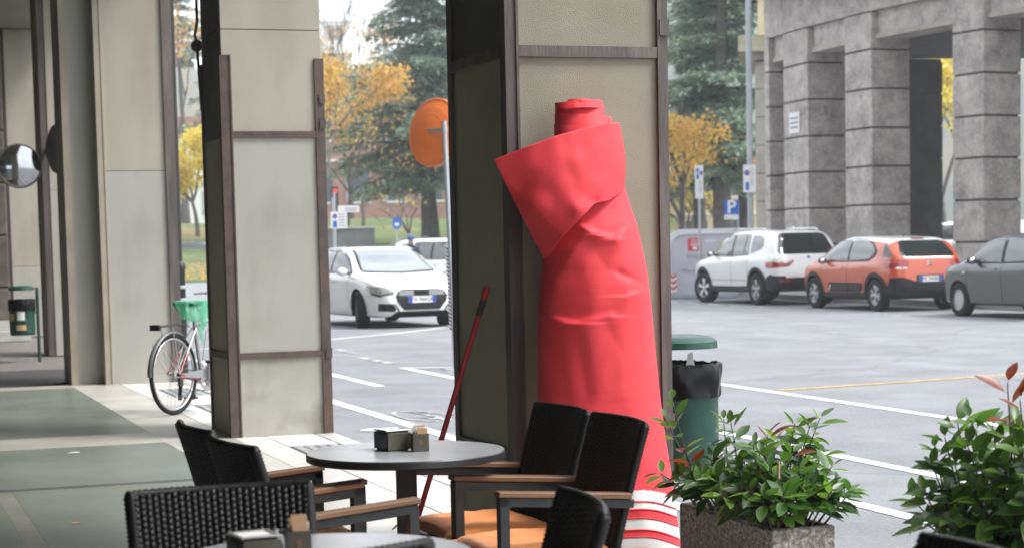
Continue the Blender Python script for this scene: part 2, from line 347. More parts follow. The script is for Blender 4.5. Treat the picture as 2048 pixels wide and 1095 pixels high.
# ================================================================== arcade building, pillars
ab = thing('arcade_building', 'tall plastered building carried over the arcade walkway', 'building', (-2, 0, 0))
MB().b2((-10, -30, 5.2), (KX - .01, 42, 5.5)).shift((2, 0, 0)).build('ceiling', 'ceiling', ab)
MB().b2((-10, -30, 5.51), (KX + .05, 42, 20)).shift((2, 0, 0)).build('facade', 'plaster', ab)
MB().b2((-6.4, -30, 0), (-6, 42, 5.19)).shift((2, 0, 0)).build('inner_wall', 'plaster', ab)
for yy in (-14, -5, 4, 13): MB().b2((-5.98, yy, .4), (-5.9, yy + 6, 3.6)).shift((2, 0, 0)).build('shop_window', 'dark_strip', ab)
def pillar(y0, label, x0=2.66, x1=3.43, d=.82, topL=5.18, topR=5.18, iron='rust_iron', bars=(.617, 2.28), weave=False, wide=.085, base='panel_base', side_iron=True, low='panel_low', seam=3.06, sidedark=True):
    t = thing('arcade_pillar', label, 'pillar', (x0, y0, 0)); W = x1 - x0; q = .012
    MB().b2((.02, .02, 0), (W - .02, d - .02, 5.19)).build('core', 'dark_cladding', t)
    zs = [0.0] + [b for b in bars] + [seam, 5.19]; hb = .024
    mats = [base, low, 'panel_up', 'panel_up']
    if weave: mats = ['panel_weave'] * 4
    for i in range(len(zs) - 1):
        a = zs[i] + (.003 if i else 0); b = zs[i + 1] - .003
        m_ = mats[min(i, 3)] if len(zs) == 5 else ['panel_low', 'panel_up', 'panel_up'][min(i, 2)]
        MB().b2((.004, 0, a), (W - .004, .035, b)).build('front_panel', m_, t, bevel=.003)
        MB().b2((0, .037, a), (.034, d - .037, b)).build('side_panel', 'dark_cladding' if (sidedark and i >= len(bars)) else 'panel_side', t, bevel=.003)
        MB().b2((W - .034, .037, a), (W, d - .037, b)).build('side_panel', m_ if m_ != 'panel_weave' else 'panel_side', t, bevel=.003)
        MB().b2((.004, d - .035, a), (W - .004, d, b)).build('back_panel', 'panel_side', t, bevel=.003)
    def angle_iron(cx, cy, sx, sy, ztop, wf, ws):
        b = MB(); th = .009
        b.b2((cx, cy, 0), (cx + sx * wf, cy + sy * th, ztop)); b.b2((cx, cy + sy * (th + .0005), 0), (cx + sx * th, cy + sy * ws, ztop))
        b.b2((cx + sx * (wf - .012), cy - sy * .008, 0), (cx + sx * wf, cy - sy * .0005, ztop))
        return b.build('angle_iron', iron, t)
    angle_iron(-q, -q, 1, 1, topL, wide, .075)
    if side_iron:
        angle_iron(W + q, -q, -1, 1, topR, wide * .85, .075)
        angle_iron(-q, d + q, 1, -1, topL, .07, .06); angle_iron(W + q, d + q, -1, -1, topR, .07, .06)
    for bz in bars:
        MB().b2((wide - q + .001, -q - .006, bz - hb), (W - wide * .85 + q - .001, -.0005, bz + hb)).build('cross_bar', iron, t)
        MB().b2((-q - .004, .064, bz - hb), (-.0005, d - .05, bz + hb)).build('cross_bar', iron, t)
    for bz in (.62, 2.36, 2.55):
        if bz < topR: MB().b2((W - .03, -q - .014, bz - .035), (W + q + .004, -q - .0082, bz + .035)).build('bracket', iron, t)
    return t
pillar(7.8, 'cream pillar with dark iron corners behind the tall red roll', iron='grey_iron', weave=True, bars=(.5, 2.25), wide=.06, x0=2.695)
pillar(14.25, 'cream panelled pillar with rusty corner irons ending below the top, nearest the round table', topL=2.87, topR=2.85)
p3 = pillar(20.7, 'wide cream pillar standing behind the parked bicycle', x0=2.57, x1=3.32, bars=(), seam=2.28, wide=.03, sidedark=False, iron='panel_side')
for nm, a, b, mt in (('side_pier', (-.325, .2, 0), (-.03, .86, 5.19), 'panel_low'),): MB().b2(a, b).build(nm, mt, p3)
MB().b2((-.4, .15, 0), (-.326, .9, 5.19)).build('angle_iron', 'panel_side', p3); MB().b2((-.06, -.02, 0), (-.013, .3, 5.19)).build('corner_strip', 'panel_side', p3)
MB().b2((.66, -.03, 0), (.77, -.0125, 5.18)).build('angle_iron', 'grey_iron', p3)
pillar(27.0, 'narrow cream pillar with an iron corner carrying the traffic mirrors', x0=2.53, x1=3.3, bars=(), seam=2.28, sidedark=False, wide=.1, iron='grey_iron')
pillar(33.4, 'cream pillar standing beside the dark stone wall', x0=2.53, x1=3.3, bars=(), seam=1.2, sidedark=False, wide=.04)
ms = thing('stone_wall', 'dark rough stone wall end beyond the arcade pillars', 'wall', (1.5, 32.6, 0))
MB().b2((-3, 0, 0), (.92, 1.2, 5.19)).build('core', 'joint', ms)
for i in range(6):
    for k in range(2): MB().b2((-3 + k * 2, -.04, i * .86 + .01), (-1.06 + k * 2, 1.22, i * .86 + .85)).build('stone_block', 'dark_stone', ms, bevel=.02)
MB().b2((-3.5, -.7, 0), (1.2, -.05, .16)).build('step', 'kerb_stone', ms); MB().b2((-3.5, -.4, .16), (1.1, -.05, .32)).build('step', 'kerb_stone', ms)
# hanging cable with a round junction box on the pillar with rusty irons
cb = thing('hanging_cable', 'black cable with a round box hanging on the rusty pillar', 'cable', (2.62, 14.6, 2.9))
c0 = onX(394, 45, 2.6); c1 = onX(394, 92, 2.6); o_ = Vector((2.62, 14.6, 2.9))
MB().tube([c0 + Vector((0, 0, 2.0)) - o_, c0 - o_, c0 + Vector((-.02, 0, -.1)) - o_, c1 - o_, c1 - o_ + Vector((0.02, 0, -.5))], .012, 6).build('cable', 'dark_cladding', cb)
MB().cyl(c1 - o_ + Vector((0, -.02, 0)), c1 - o_ + Vector((0, .03, 0)), .045, n=20).build('round_box', 'grey_iron', cb)
# ================================================================== café furniture
pm('wicker', (.0055, .005, .005), (.010, .009, .009), 60, .36, spec=.3, bump=.15, bscale=300)
pm('chair_metal', (.016, .017, .018), (.024, .025, .027), 12, .45, metal=.2)
pm('arm_wood', (.13, .058, .026), (.215, .108, .055), 6, .5, .15, 50, stretch=(.25, 6, 6), detail=6)
pm('cushion', (.74, .235, .045), (.82, .29, .07), 5, .8, .2, 160, sheen=.3)
pm('table_black', (.02, .021, .023), (.026, .027, .03), 20, .35, spec=.5)
pm('table_top', (.3, .308, .32), (.34, .348, .36), 6, .26); M('table_top').node_tree.nodes['Principled BSDF'].inputs['IOR'].default_value = 2.3  # grey base stands in for sky glare on the dark laminate
pm('bronze_metal', (.062, .056, .042), (.085, .076, .058), 10, .45, metal=.3)
pm('steel', (.6, .6, .6), (.7, .7, .7), 10, .25, metal=1.0)
pm('paper', (.78, .77, .74), (.72, .7, .66), 12, .8)
pm('kraft', (.42, .25, .14), (.5, .32, .2), 14, .75)
pm('mark_orange', (.17, .08, .03), rough=.5)
pm('clear_glass', (.9, .92, .92), rough=.02, trans=1.0)
HB, ZT, ZB, NX, NZ = .217, .835, .40, 27, 30
def back_x(z, v):                                   # plan curve and lean of the backrest
    s = (z - ZB) / (ZT - ZB)
    return -.175 - .095 * s - .02 * s * s - .03 * (1 - v * v)
def back_half(z): return HB - .02 * (1 - (z - ZB) / (ZT - ZB)) * .6
def weave_face(sgn, th):
    rows = []; K = 4; S = 5
    for j in range(NZ * S + 1):
        z = ZB + (ZT - ZB) * j / (NZ * S); row = []
        for i in range(NX * K + 1):
            v = -1 + 2 * i / (NX * K); c = i / K; cf = abs((c % 1) - .5) * 2; ci = int(min(c, NX - .01))
            q = (j / S + (.5 if ci % 2 else 0) + .13 * math.sin(ci * 2.1)) % 1                     # loops run up each column, neighbours half a step off
            prof = max(0, 1 - cf ** 2.5)
            d = .001 + prof * (.0012 + .0048 * (math.sin(math.pi * q) ** .7))
            row.append((back_x(z, v) + sgn * (th / 2 + d), v * back_half(z), z))
        rows.append(row)
    return rows
def ripple_tube(b, pts, r, pitch=.011, n=8, amp=.16):
    pts = [Vector(p) for p in pts]; P = []; Rr = []; k = 0
    for a, c in zip(pts, pts[1:]):
        m_ = max(1, int((c - a).length / (pitch / 2)))
        for i in range(m_): P.append(a + (c - a) * (i / m_)); Rr.append(r * (1 + (amp if k % 2 else -amp * .4))); k += 1
    P.append(pts[-1]); Rr.append(r); b.tube(P, Rr, n)
def make_chair(label, loc, rz):
    t = thing('wicker_armchair', label, 'chair', loc, rz, 'black wicker armchairs at the cafe tables')
    b = MB(); b.grid(weave_face(1, .02)); b.grid(weave_face(-1, .02)); bk = b.build('backrest', 'wicker', t, smooth=60)
    for s in (-1, 1):
        e = MB(); ripple_tube(e, [(back_x(z, s * .98), s * (back_half(z) + .003), z) for z in (.3, .40, .5, .6, .7, .78, ZT + .001)], .0165)
        e.build('side_roll', 'wicker', t, smooth=180)
    e = MB(); ripple_tube(e, [(back_x(ZT, v / 8), v / 8 * back_half(ZT), ZT) for v in (-8.5, -8, -7, -6, -4, -2, 0, 2, 4, 6, 7, 8, 8.5)], .0105, .014, 8, .22); e.build('top_roll', 'wicker', t, smooth=180)
    # seat: woven box with a bowed front rail
    s_ = MB(); pts = []
    for i in range(41):
        x = -.17 + .39 * i / 40; row = []
        for k in range(49):
            v = -1 + 2 * k / 48; bow = .03 * (1 - v * v) * (i / 40) ** 3
            row.append((x + bow, v * .222, .405 + .0028 * math.sin(i * math.pi * .66) * math.sin(k * math.pi * .66) - .006 * (1 - v * v)))
        pts.append(row)
    s_.grid(pts); s_.build('seat', 'wicker', t, smooth=60)
    r_ = MB(); r_.grid([[(.222 + .03 * (1 - (v / 12) ** 2), v / 12 * .222, z) for v in range(-12, 13)] for z in (.35, .363, .395, .407)])
    r_.grid([[(.2 + .03 * (1 - (v / 12) ** 2), v / 12 * .222, z) for v in range(-12, 13)] for z in (.35, .407)])
    r_.grid([[(x + .03 * (1 - (v / 12) ** 2), v / 12 * .222, .35) for v in range(-12, 13)] for x in (.2, .222)])
    r_.build('front_rail', 'wicker', t, smooth=50)
    for s in (-1, 1): MB().b2((-.17, s * .224, .345), (.2, s * .2, .4)).build('side_rail', 'wicker', t)
    for s in (-1, 1):
        y = s * .236
        MB().bar((.205, y, 0), (.205, y, .634), .034, .034, up=(0, 1, 0)).build('leg', 'chair_metal', t, bevel=.003)
        lg = MB(); ripple_tube(lg, [(-.225, s * .215, 0), (-.2, s * .217, .2), (-.19, s * .222, .34)], .0155); lg.build('leg', 'wicker', t, smooth=180)
        MB().bar((.222, y, .6205), (-.235, y, .5885), .034, .03, up=(0, 0, 1)).build('arm_frame', 'chair_metal', t, bevel=.003)
        MB().bar((.226, y, .6455), (-.225, y, .6135), .052, .018).build('armrest', 'arm_wood', t, bevel=.003)
    return t
C0 = make_chair('black wicker armchair facing the red roll, the one nearer the rusty-ironed pillar', (1.345, 6.355, 0), R(4))
dup(C0, (1.362, 5.81, 0), R(7), 'black wicker armchair facing the red roll, the one nearer the cruet table')
dup(C0, (.83, 4.375, 0), R(-91), 'black wicker armchair with its wide woven back rising over the cruet table')
dup(C0, (2.085, 6.34, 0), R(183), 'black wicker armchair against the red roll, the one farther from the planter')
dup(C0, (2.10, 5.85, 0), R(180), 'black wicker armchair before the red roll, beside its striped white foot')
dup(C0, (1.265, 4.075, 0), R(171), 'black wicker armchair at the cruet table with its back to the stone planter')
dup(C0, (.77, 3.84, 0), R(106), 'black wicker armchair facing the wide-backed chair across the cruet table')
dup(C0, (1.672, 3.04, 0), R(177), 'black wicker armchair in front of the tall shrub with red shoots')
rc = random.Random(7)
def cushion(label, loc, rz, seed):
    r0 = random.Random(seed); t = thing('seat_cushion', label, 'cushion', loc, rz, 'orange seat cushions')
    def surf(sg):
        rows = []
        for i in range(33):
            u = -1 + i / 16; row = []
            for k in range(33):
                v = -1 + k / 16; q = max(0, (1 - u ** 4) * (1 - v ** 4)); pinch = 1 - .05 * (u * u * (1 - v * v) + v * v * (1 - u * u))
                x, y = u * .205 * (1 - .05 * (1 - u * u) * 0) * pinch, v * .212 * pinch
                n_ = noise.noise(Vector((u * 2.3 + seed, v * 2.3, seed))) * .006 + noise.noise(Vector((u * 7 + seed, v * 7, 3))) * .0028
                z = .022 + sg * ((.040 if sg > 0 else .022) * q ** .4) + (n_ if sg > 0 else 0) * min(1, q * 3)
                for a, b in ((-.45, -.45), (.45, -.45), (-.45, .45), (.45, .45)):
                    z -= (.012 if sg > 0 else 0) * math.exp(-((u - a) ** 2 + (v - b) ** 2) / .02)
                e_ = max(abs(u), abs(v))
                if e_ > .9: z += .004 * math.sin((u + v * 1.7) * 26 + seed) * (e_ - .9) * 10
                row.append((x, y, z))
            rows.append(row)
        return rows
    b = MB(); b.grid(surf(1)); b.grid(surf(-1)); b.build('cover', 'cushion', t, smooth=70)
    for sx, sy in ((1, -1), (1, 1)): MB().tube([(sx * .195, sy * .2, .022), (sx * .225, sy * .22, .02), (sx * .245, sy * .228, .0)], [.008, .004, .003], 5).build('tie', 'cushion', t)
    return t
cushion('orange cushion on the chair beside the striped foot of the red roll', (2.07, 5.85, .412), R(180), 3)
cushion('orange cushion on the chair against the red roll, beside the leaning red broom handle', (2.05, 6.34, .412), R(184), 11)
cushion('orange cushion on the chair facing the red roll nearer the rusty-ironed pillar', (1.39, 6.355, .412), R(4), 21)
cushion('orange cushion on the chair facing the red roll nearer the cruet table', (1.405, 5.812, .412), R(7), 31)
def round_table(label, loc):
    t = thing('round_table', label, 'table', loc, 0, 'round black cafe tables')
    tp_ = MB().lathe([(.0005, .702), (.333, .702), (.34, .706), (.34, .726), (.337, .7295), (.0005, .7295)], 72).build('tabletop', 'table_black', t, smooth=35)
    MB().lathe([(.336, .7296), (.336, .7304), (.0005, .7304)], 72).build('laminate', 'table_top', tp_)
    MB().b2((-.036, -.036, .012), (.036, .036, .701)).build('pedestal', 'chair_metal', t, bevel=.004)
    MB().b2((-.2, -.2, 0), (.2, .2, .012)).build('base_plate', 'chair_metal', t, bevel=.003)
    return t
T1 = round_table('round black table standing between the two pairs of chairs', (1.755, 6.225, 0))
round_table('round black table carrying the small glass cruet', (.985, 4.19, 0))
bpy.data.objects.get('round_table').rotation_euler.z = R(-16)
def dispenser(label, loc, rz):
    t = thing('napkin_dispenser', label, 'napkin dispenser', loc, rz, 'napkin dispensers')
    MB().b2((-.05, -.052, .0), (.05, .052, .066)).build('body', 'table_black', t, bevel=.01, bevel_seg=3)
    MB().b2((-.044, -.0545, .004), (.044, -.0522, .062)).build('front_plate', 'bronze_metal', t, bevel=.001)
    MB().b2((-.044, .0522, .004), (.044, .0545, .062)).build('back_plate', 'bronze_metal', t, bevel=.001)
    rim = MB()
    for a, b in (((-.048, -.05), (.048, -.038)), ((-.048, .038), (.048, .05)), ((-.048, -.0379), (-.036, .0379)), ((.036, -.0379), (.048, .0379))): rim.b2((*a, .0665), (*b, .072))
    rim.build('steel_rim', 'steel', t, bevel=.002)
    MB().b2((-.0355, -.0375, .0665), (.0355, .0375, .0695)).build('napkin_stack', 'paper', t)
    return t
dispenser('small dark napkin dispenser on the round table between the paired chairs', G(787, 899, .73) + Vector((.0, .01, .0008)), R(11))
dispenser('dark napkin dispenser with a bright steel rim beside the glass cruet', Vector((.81, 4.125, .7308)), R(8))
def sugar_holder(label, loc, rz, seed):
    r0 = random.Random(seed); t = thing('sugar_holder', label, 'sachet holder', loc, rz, 'sugar sachet holders'); w_ = .027
    b = MB(); b.b2((-w_, -w_, 0), (w_, w_, .004))
    for a, c in (((-w_, -w_), (w_, -w_ + .003)), ((-w_, w_ - .003), (w_, w_)), ((-w_, -w_ + .0031), (-w_ + .003, w_ - .0031)), ((w_ - .003, -w_ + .0031), (w_, w_ - .0031))): b.b2((*a, .0041), (*c, .06))
    b.build('box', 'bronze_metal', t)
    b = MB()
    b.add([(-.004, -w_ - .0008, .022), (.006, -w_ - .0008, .026), (.003, -w_ - .0008, .044), (-.007, -w_ - .0008, .038)], [(0, 1, 2, 3)]); b.build('emblem', 'mark_orange', t)
    for i in range(6):
        y = -.02 + i * .008; h = r0.uniform(.075, .088); x = r0.uniform(-.004, .006); a = r0.uniform(-.12, .12)
        MB().box((x, y, h / 2 + .004), (.036, .0035, h), mat=Matrix.Rotation(a, 3, 'Y')).build('sachet', ['kraft', 'paper', 'kraft', 'kraft', 'paper', 'kraft'][i], t)
    return t
sugar_holder('bronze sachet holder with sugar packets on the round table between the paired chairs', G(840, 901, .73) + Vector((0, 0, .0005)), R(-6), 1)
sugar_holder('sachet holder with brown and white packets beside the glass cruet', Vector((.927, 4.21, .7308)), R(-4), 2)
g_ = thing('glass_cruet', 'small glass cruet between a napkin dispenser and a sachet holder', 'cruet', (.875, 4.205, .7308))
MB().lathe([(.0005, 0), (.016, 0), (.017, .03), (.008, .045), (.009, .05), (.0005, .052)], 16).build('bottle', 'clear_glass', g_, smooth=60)
MB().lathe([(.0095, .0525), (.0095, .064), (.0005, .066)], 16).build('cap', 'steel', g_, smooth=50)
# ================================================================== red roll leaning on the pillar
def fabric(name, c1, c2, tr):
    m = pm(name, c1, c2, 6, .58, .12, 260, spec=.3); return m
fabric('red_vinyl', (.67, .04, .052), (.73, .05, .064), 0)
pm('white_vinyl', (.72, .71, .69), (.6, .59, .58), 5, .6, .1, 200, c3=(.45, .44, .43), s3=3)
RT = Vector((math.cos(YAW), -math.sin(YAW), 0)); FH = Vector((math.sin(YAW), math.cos(YAW), 0))
SCALE_Y = 7.5
def rp_(px, py, y): return onY(px, py, y)
rows_ = [(330,1110,1236,7.62),(380,1108,1246,7.61),(420,1106,1258,7.60),(450,1098,1268,7.595),(500,1092,1279,7.585),(540,1090,1287,7.58),(575,1087,1291,7.57),(620,1084,1296,7.56),(700,1083,1303,7.54),(800,1084,1313,7.52),(880,1088,1323,7.49),(960,1096,1336,7.46),(1040,1106,1346,7.43),(1100,1113,1353,7.41),(1175,1120,1361,7.38)]
# (start, end, height in metres, reach above, reach below in photo pixels)
creases = [((1098,630),(1150,642),.030,5,34),((1150,642),(1215,628),.020,6,30),((1160,452),(1190,470),.020,4,16),((1190,470),(1228,478),.020,4,16),((1228,478),(1252,456),.020,5,16),((1232,546),(1296,576),-.018,10,7),((1250,590),(1298,577),.022,5,26),
 ((1172,462),(1110,560),.016,16,16),((1110,560),(1100,628),.014,10,14),((1112,700),(1140,810),-.012,26,26),((1188,500),(1222,560),-.009,22,22),((1150,660),(1172,780),-.010,20,26),((1262,610),(1282,760),-.008,18,22),((1205,640),(1235,700),-.008,18,18),((1130,880),(1180,1000),-.008,26,26),((1240,820),(1262,940),-.006,20,20)]
def crease_d(px, py):
    d = 0
    for (x0, y0), (x1, y1), a, wu, wd in creases:
        dx, dy = x1 - x0, y1 - y0; L2 = dx*dx + dy*dy; t = max(0, min(1, ((px - x0)*dx + (py - y0)*dy) / L2))
        ex, ey = px - x0 - t*dx, py - y0 - t*dy; w_ = wu if ey < 0 else wd; q = math.hypot(ex, ey) / w_
        d += a * math.exp(-q ** 1.5) * (1 - .45 * abs(t - .3))
    d += .012 * noise.noise(Vector((px / 75, py / 190, 1.3))) + .005 * noise.noise(Vector((px / 30, py / 60, 5.3)))
    return d
roll_loc = G(1240, 1175, 0.0); roll_loc.y = 7.4; roll_loc.z = 0
roll = thing('red_roll', 'tall roll of red vinyl with a white banded foot leaning on the pillar', 'vinyl roll', roll_loc)
def row_at(py):
    for a, b in zip(rows_, rows_[1:]):
        if py <= b[0]: t = (py - a[0]) / (b[0] - a[0]); return [lerp(a[i], b[i], t) for i in range(4)]
    return rows_[-1]
pys = []; y = 330.0
while y < 965: pys.append(y); y += 3
while y < 1175: pys.append(y); y += 2
pys.append(1175.0)
NT = 168; pts = []; info = []
for py in pys:
    _, xl, xr, Yc = row_at(py); xc = (xl + xr) / 2; c = onY(xc, py, Yc); e = onY(xr, py, Yc); hw = (e - c).length * .985; ry = min(hw * .8, .185); rr = []
    for k in range(NT):
        th = 2 * math.pi * k / NT; sp = 1 + (.035 * (k / NT))       # slight spiral overlap step
        d = crease_d(xc + (xr - xl) / 2 * math.cos(th), py) * max(0, -math.sin(th)) if math.sin(th) < 0 else 0
        p = c + RT * (hw * math.cos(th)) + FH * ((ry + d) * math.sin(th))
        rr.append(p - roll_loc)
    pts.append(rr)
pts[-1] = [Vector((p.x, p.y, 0)) for p in pts[-1]]
b = MB(); b.grid(pts, True)
n = 0
for i in range(len(pys) - 1):
    for k in range(NT):
        th = 2 * math.pi * (k + .5) / NT; xx = (row_at(pys[i])[1] + row_at(pys[i])[2]) / 2 + (row_at(pys[i])[2] - row_at(pys[i])[1]) / 2 * math.cos(th)
        q = pys[i] - max(0, xx - 1268) ** 2 * .0046
        if math.sin(th) > 0: q = pys[i] - 10
        white = (969 < q < 990) or (993 < q < 1005.5) or (1025 < q < 1046) or (1061 < q < 1081) or (1089 < q)
        b.m[n] = 1 if white else 0; n += 1
b.build('outer_wrap', ['red_vinyl', 'white_vinyl'], roll, smooth=180)
# raised hems between the bands
for q0 in (992, 1007, 1024, 1047, 1060, 1083):
    hp = []
    for k in range(60):
        xx = 1180 + 170 * k / 59; py = q0 + max(0, xx - 1268) ** 2 * .0046; _, xl, xr, Yc = row_at(min(py, 1174)); xc = (xl + xr) / 2; cth = (xx - xc) / ((xr - xl) / 2)
        if abs(cth) >= .995: continue
        c = onY(xc, py, Yc); e = onY(xr, py, Yc); hw = (e - c).length * .985; ry = min(hw * .8, .185); th = -math.acos(cth)
        hp.append(c + RT * (hw * 1.004 * math.cos(th)) + FH * ((ry + crease_d(xx, py)) * 1.006 * math.sin(th)) - roll_loc)
    MB().tube(hp, .0032, 6).build('hem', 'red_vinyl', roll, smooth=180)
# collar: outer sheet flaring to the left, wrapped round the right side
def bez(ps, t):
    ps = [Vector(p) for p in ps]
    while len(ps) > 1: ps = [a.lerp(c, t) for a, c in zip(ps, ps[1:])]
    return ps[0]
def poly_at(ps, t):
    ls = [0]
    for a, c in zip(ps, ps[1:]): ls.append(ls[-1] + math.dist(a, c))
    s = t * ls[-1]
    for i in range(len(ps) - 1):
        if s <= ls[i + 1] + 1e-9:
            f = (s - ls[i]) / (ls[i + 1] - ls[i]); return (lerp(ps[i][0], ps[i + 1][0], f), lerp(ps[i][1], ps[i + 1][1], f))
    return ps[-1]
topc = [(988, 319), (1060, 291), (1110, 272), (1170, 256), (1212, 247), (1236, 246)]
botc = [(1092, 522), (1108, 497), (1125, 474), (1148, 449), (1172, 425), (1188, 408), (1215, 402), (1246, 382)]
def collar(layer):
    rows = []
    for i in range(61):
        v = i / 60; row = []
        for k in range(91):
            u = k / 90; a = poly_at(topc, u); c = poly_at(botc, u)
            bend = math.sin(math.pi * v)
            px = lerp(a[0], c[0], v) + bend * (10 * u * u - 3); py = lerp(a[1], c[1], v) - 4 * bend * (1 - u)
            # depth: cylinder on the right, near-flat flare on the left
            s = min(1, max(0, (u - .5) / .5)); cyl = math.sqrt(max(0, 1 - s ** 2.4)); amp = .20 + .03 * v
            off = -.07 - (amp - .07) * cyl
            if u < .5: off = -amp + (.5 - u) ** 1.6 * (.30 + .16 * v)
            lx = ((px - 1002) * 78 - (py - 350) * 80) / 111.7           # fold line from the left tip down to the lower edge
            if lx < 0: off += min(.07, -lx * .0011)
            off += .006 * noise.noise(Vector((px / 40, py / 40, 2.2)))
            off -= .016 * math.exp(-((px - 1075) ** 2 + (py - 415) ** 2) / 900) - .012 * math.exp(-((px - 1040) ** 2 + (py - 370) ** 2) / 700) + .010 * math.exp(-((u - .62) / .05) ** 2) * (1 - v) * .4
            off += .012 * math.exp(-((px - 1190) ** 2 + (py - 405) ** 2) / 160) - .014 * math.exp(-((px - 1160) ** 2 + (py - 420) ** 2) / 300)
            base = onY(px, py, 7.62); d = (base - EYE).normalized()
            row.append(base + d * (off + (.012 if layer else 0)) - roll_loc)
        rows.append(row)
    return rows
fr = collar(0); b = MB(); b.grid(fr)
# the sheet folds back behind the left edge and carries on behind the roll
bk = []
for row in fr:
    p0 = row[0]; rr = [p0]
    for j in range(1, 13):
        t = j / 12; q = row[min(90, int(j * 4.5))] + FH * (.03 + .10 * min(1, t * 2.5)) * (1 if j > 1 else .35); rr.append(q)
    bk.append(rr)
b.grid(bk)
rt = []
for row in fr:
    p0 = row[-1]; rt.append([p0 + FH * (.03 * j) - RT * (.012 * j * j * .45) for j in range(6)])
b.grid(rt)
cl = b.build('collar_flap', 'red_vinyl', roll, smooth=70)
so = cl.modifiers.new('thick', 'SOLIDIFY'); so.thickness = .005; so.offset = 1
# telescoped inner coil at the top
c0 = onY(1157, 204, 7.63); b = MB(); rows = []
NTURN = 4.0; NS = 200; prof = []
for i in range(NS + 1):
    ph = 2 * math.pi * NTURN * i / NS; tt = i / NS
    r_ = .098 + .052 * max(0, tt - .25) / .75
    zt = c0.z - .002 - .155 * max(0, (tt - .22)) / .78
    if tt < .25: zt = c0.z + .004 * math.sin(ph)
    cc = c0 + RT * (.042 * max(0, tt - .25) / .75)
    a = ph - math.pi * .5
    prof.append((cc + RT * (r_ * math.cos(a)) + FH * (r_ * .8 * math.sin(a)), zt))
b.grid([[Vector((p.x, p.y, z)) - roll_loc for p, z in prof], [Vector((p.x, p.y, z - .1)) - roll_loc for p, z in prof], [Vector((p.x, p.y, c0.z - .42)) - roll_loc for p, z in prof]])
co = b.build('inner_coil', 'red_vinyl', roll, smooth=70)
so = co.modifiers.new('thick', 'SOLIDIFY'); so.thickness = .006; so.offset = 0
inn = []
for i in range(61):
    ph = 2 * math.pi * 2.2 * i / 60; r_ = .05 - .012 * i / 60; inn.append(c0 - Vector((0, 0, .008)) + RT * (.0 + r_ * math.cos(ph)) + FH * (r_ * math.sin(ph)))
b = MB(); b.grid([[p + Vector((0, 0, .018)) - roll_loc for p in inn], [p + Vector((0, 0, -.3)) - roll_loc for p in inn]])
o_ = b.build('core_coil', 'red_vinyl', roll, smooth=70); so = o_.modifiers.new('thick', 'SOLIDIFY'); so.thickness = .006
MB().lathe([(.0005, -.03), (.1, -.03)], 32, c=c0 - roll_loc).build('coil_infill', 'red_vinyl', roll)
# ================================================================== red pole leaning on the pillar side
pm('pole_red', (.30, .012, .016), (.36, .02, .022), 10, .4)
pm('black_plastic', (.018, .018, .018), (.026, .026, .026), 10, .5)
pt = onX(974, 574, 2.615); pb = Vector((2.34, 8.32, 0.02))
pole = thing('broom', 'thin red broom handle leaning on the shaded side of the pillar', 'broom', (pb.x, pb.y, 0))
o_ = Vector((pb.x, pb.y, 0)); dv = (pt - pb)
MB().tube([pb - o_, pb + dv * .955 - o_], .0125, 10).build('handle', 'pole_red', pole, smooth=60)
MB().tube([pb + dv * .90 - o_, pb + dv * .957 - o_], .0138, 10).build('grip', 'black_plastic', pole, smooth=60)
MB().tube([pb + dv * .957 - o_, pb + dv * .985 - o_, pt - o_], [.013, .017, .015], 10).build('hanger', 'pole_red', pole, smooth=60)
MB().b2((-.17, -.025, 0), (.17, .025, .07)).build('brush', 'black_plastic', pole, bevel=.008)
# ================================================================== planters with shrubs
pm('aggregate', (.16, .14, .125), (.3, .265, .235), 45, .8, 1.0, 55, detail=3, c3=(.5, .46, .43), s3=70)
pm('soil', (.03, .022, .016), (.05, .038, .028), 20, .95, .8, 40)
pm('bark', (.06, .045, .035), (.1, .075, .055), 20, .8, .4, 60)
def leafmat(name, c1, c2, tr=.4):
    m = pm(name, c1, c2, 9, .35, spec=.5); t = m.node_tree; b = t.nodes['Principled BSDF']; o = t.nodes['Material Output']
    x = t.nodes.new('ShaderNodeMixShader'); x.inputs[0].default_value = tr; tl = t.nodes.new('ShaderNodeBsdfTranslucent'); tl.inputs[0].default_value = (min(1, c2[0] * 2.6), min(1, c2[1] * 2.6), c2[2] * 1.4, 1)
    t.links.new(b.outputs[0], x.inputs[1]); t.links.new(tl.outputs[0], x.inputs[2]); t.links.new(x.outputs[0], o.inputs[0])
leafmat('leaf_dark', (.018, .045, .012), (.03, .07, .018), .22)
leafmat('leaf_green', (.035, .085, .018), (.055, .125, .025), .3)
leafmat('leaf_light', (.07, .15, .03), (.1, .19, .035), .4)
leafmat('leaf_red', (.13, .026, .014), (.2, .045, .022), .3)
def leaf_mesh(mat, seed):
    r0 = random.Random(seed); b = MB(); n = 6; cu = r0.uniform(-.25, .15); rows = []
    for i in range(n + 1):
        t = i / n; wd = .235 * math.sin(math.pi * min(1, t ** .85 * .97 + .03)) ** .85 + .004; z = cu * t * t; fold = .35 * wd
        rows.append([(t, -wd, z + fold), (t, 0, z), (t, wd, z + fold)])
    b.grid(rows); b.add([(-.18, -.012, 0), (0, -.012, 0), (0, .012, 0), (-.18, .012, 0)], [(0, 1, 2, 3)])
    return b.mesh('leaf', mat, smooth=180)
LM = {k: [leaf_mesh(k, i * 5 + j) for j in range(3)] for i, k in enumerate(('leaf_dark', 'leaf_green', 'leaf_light', 'leaf_red'))}
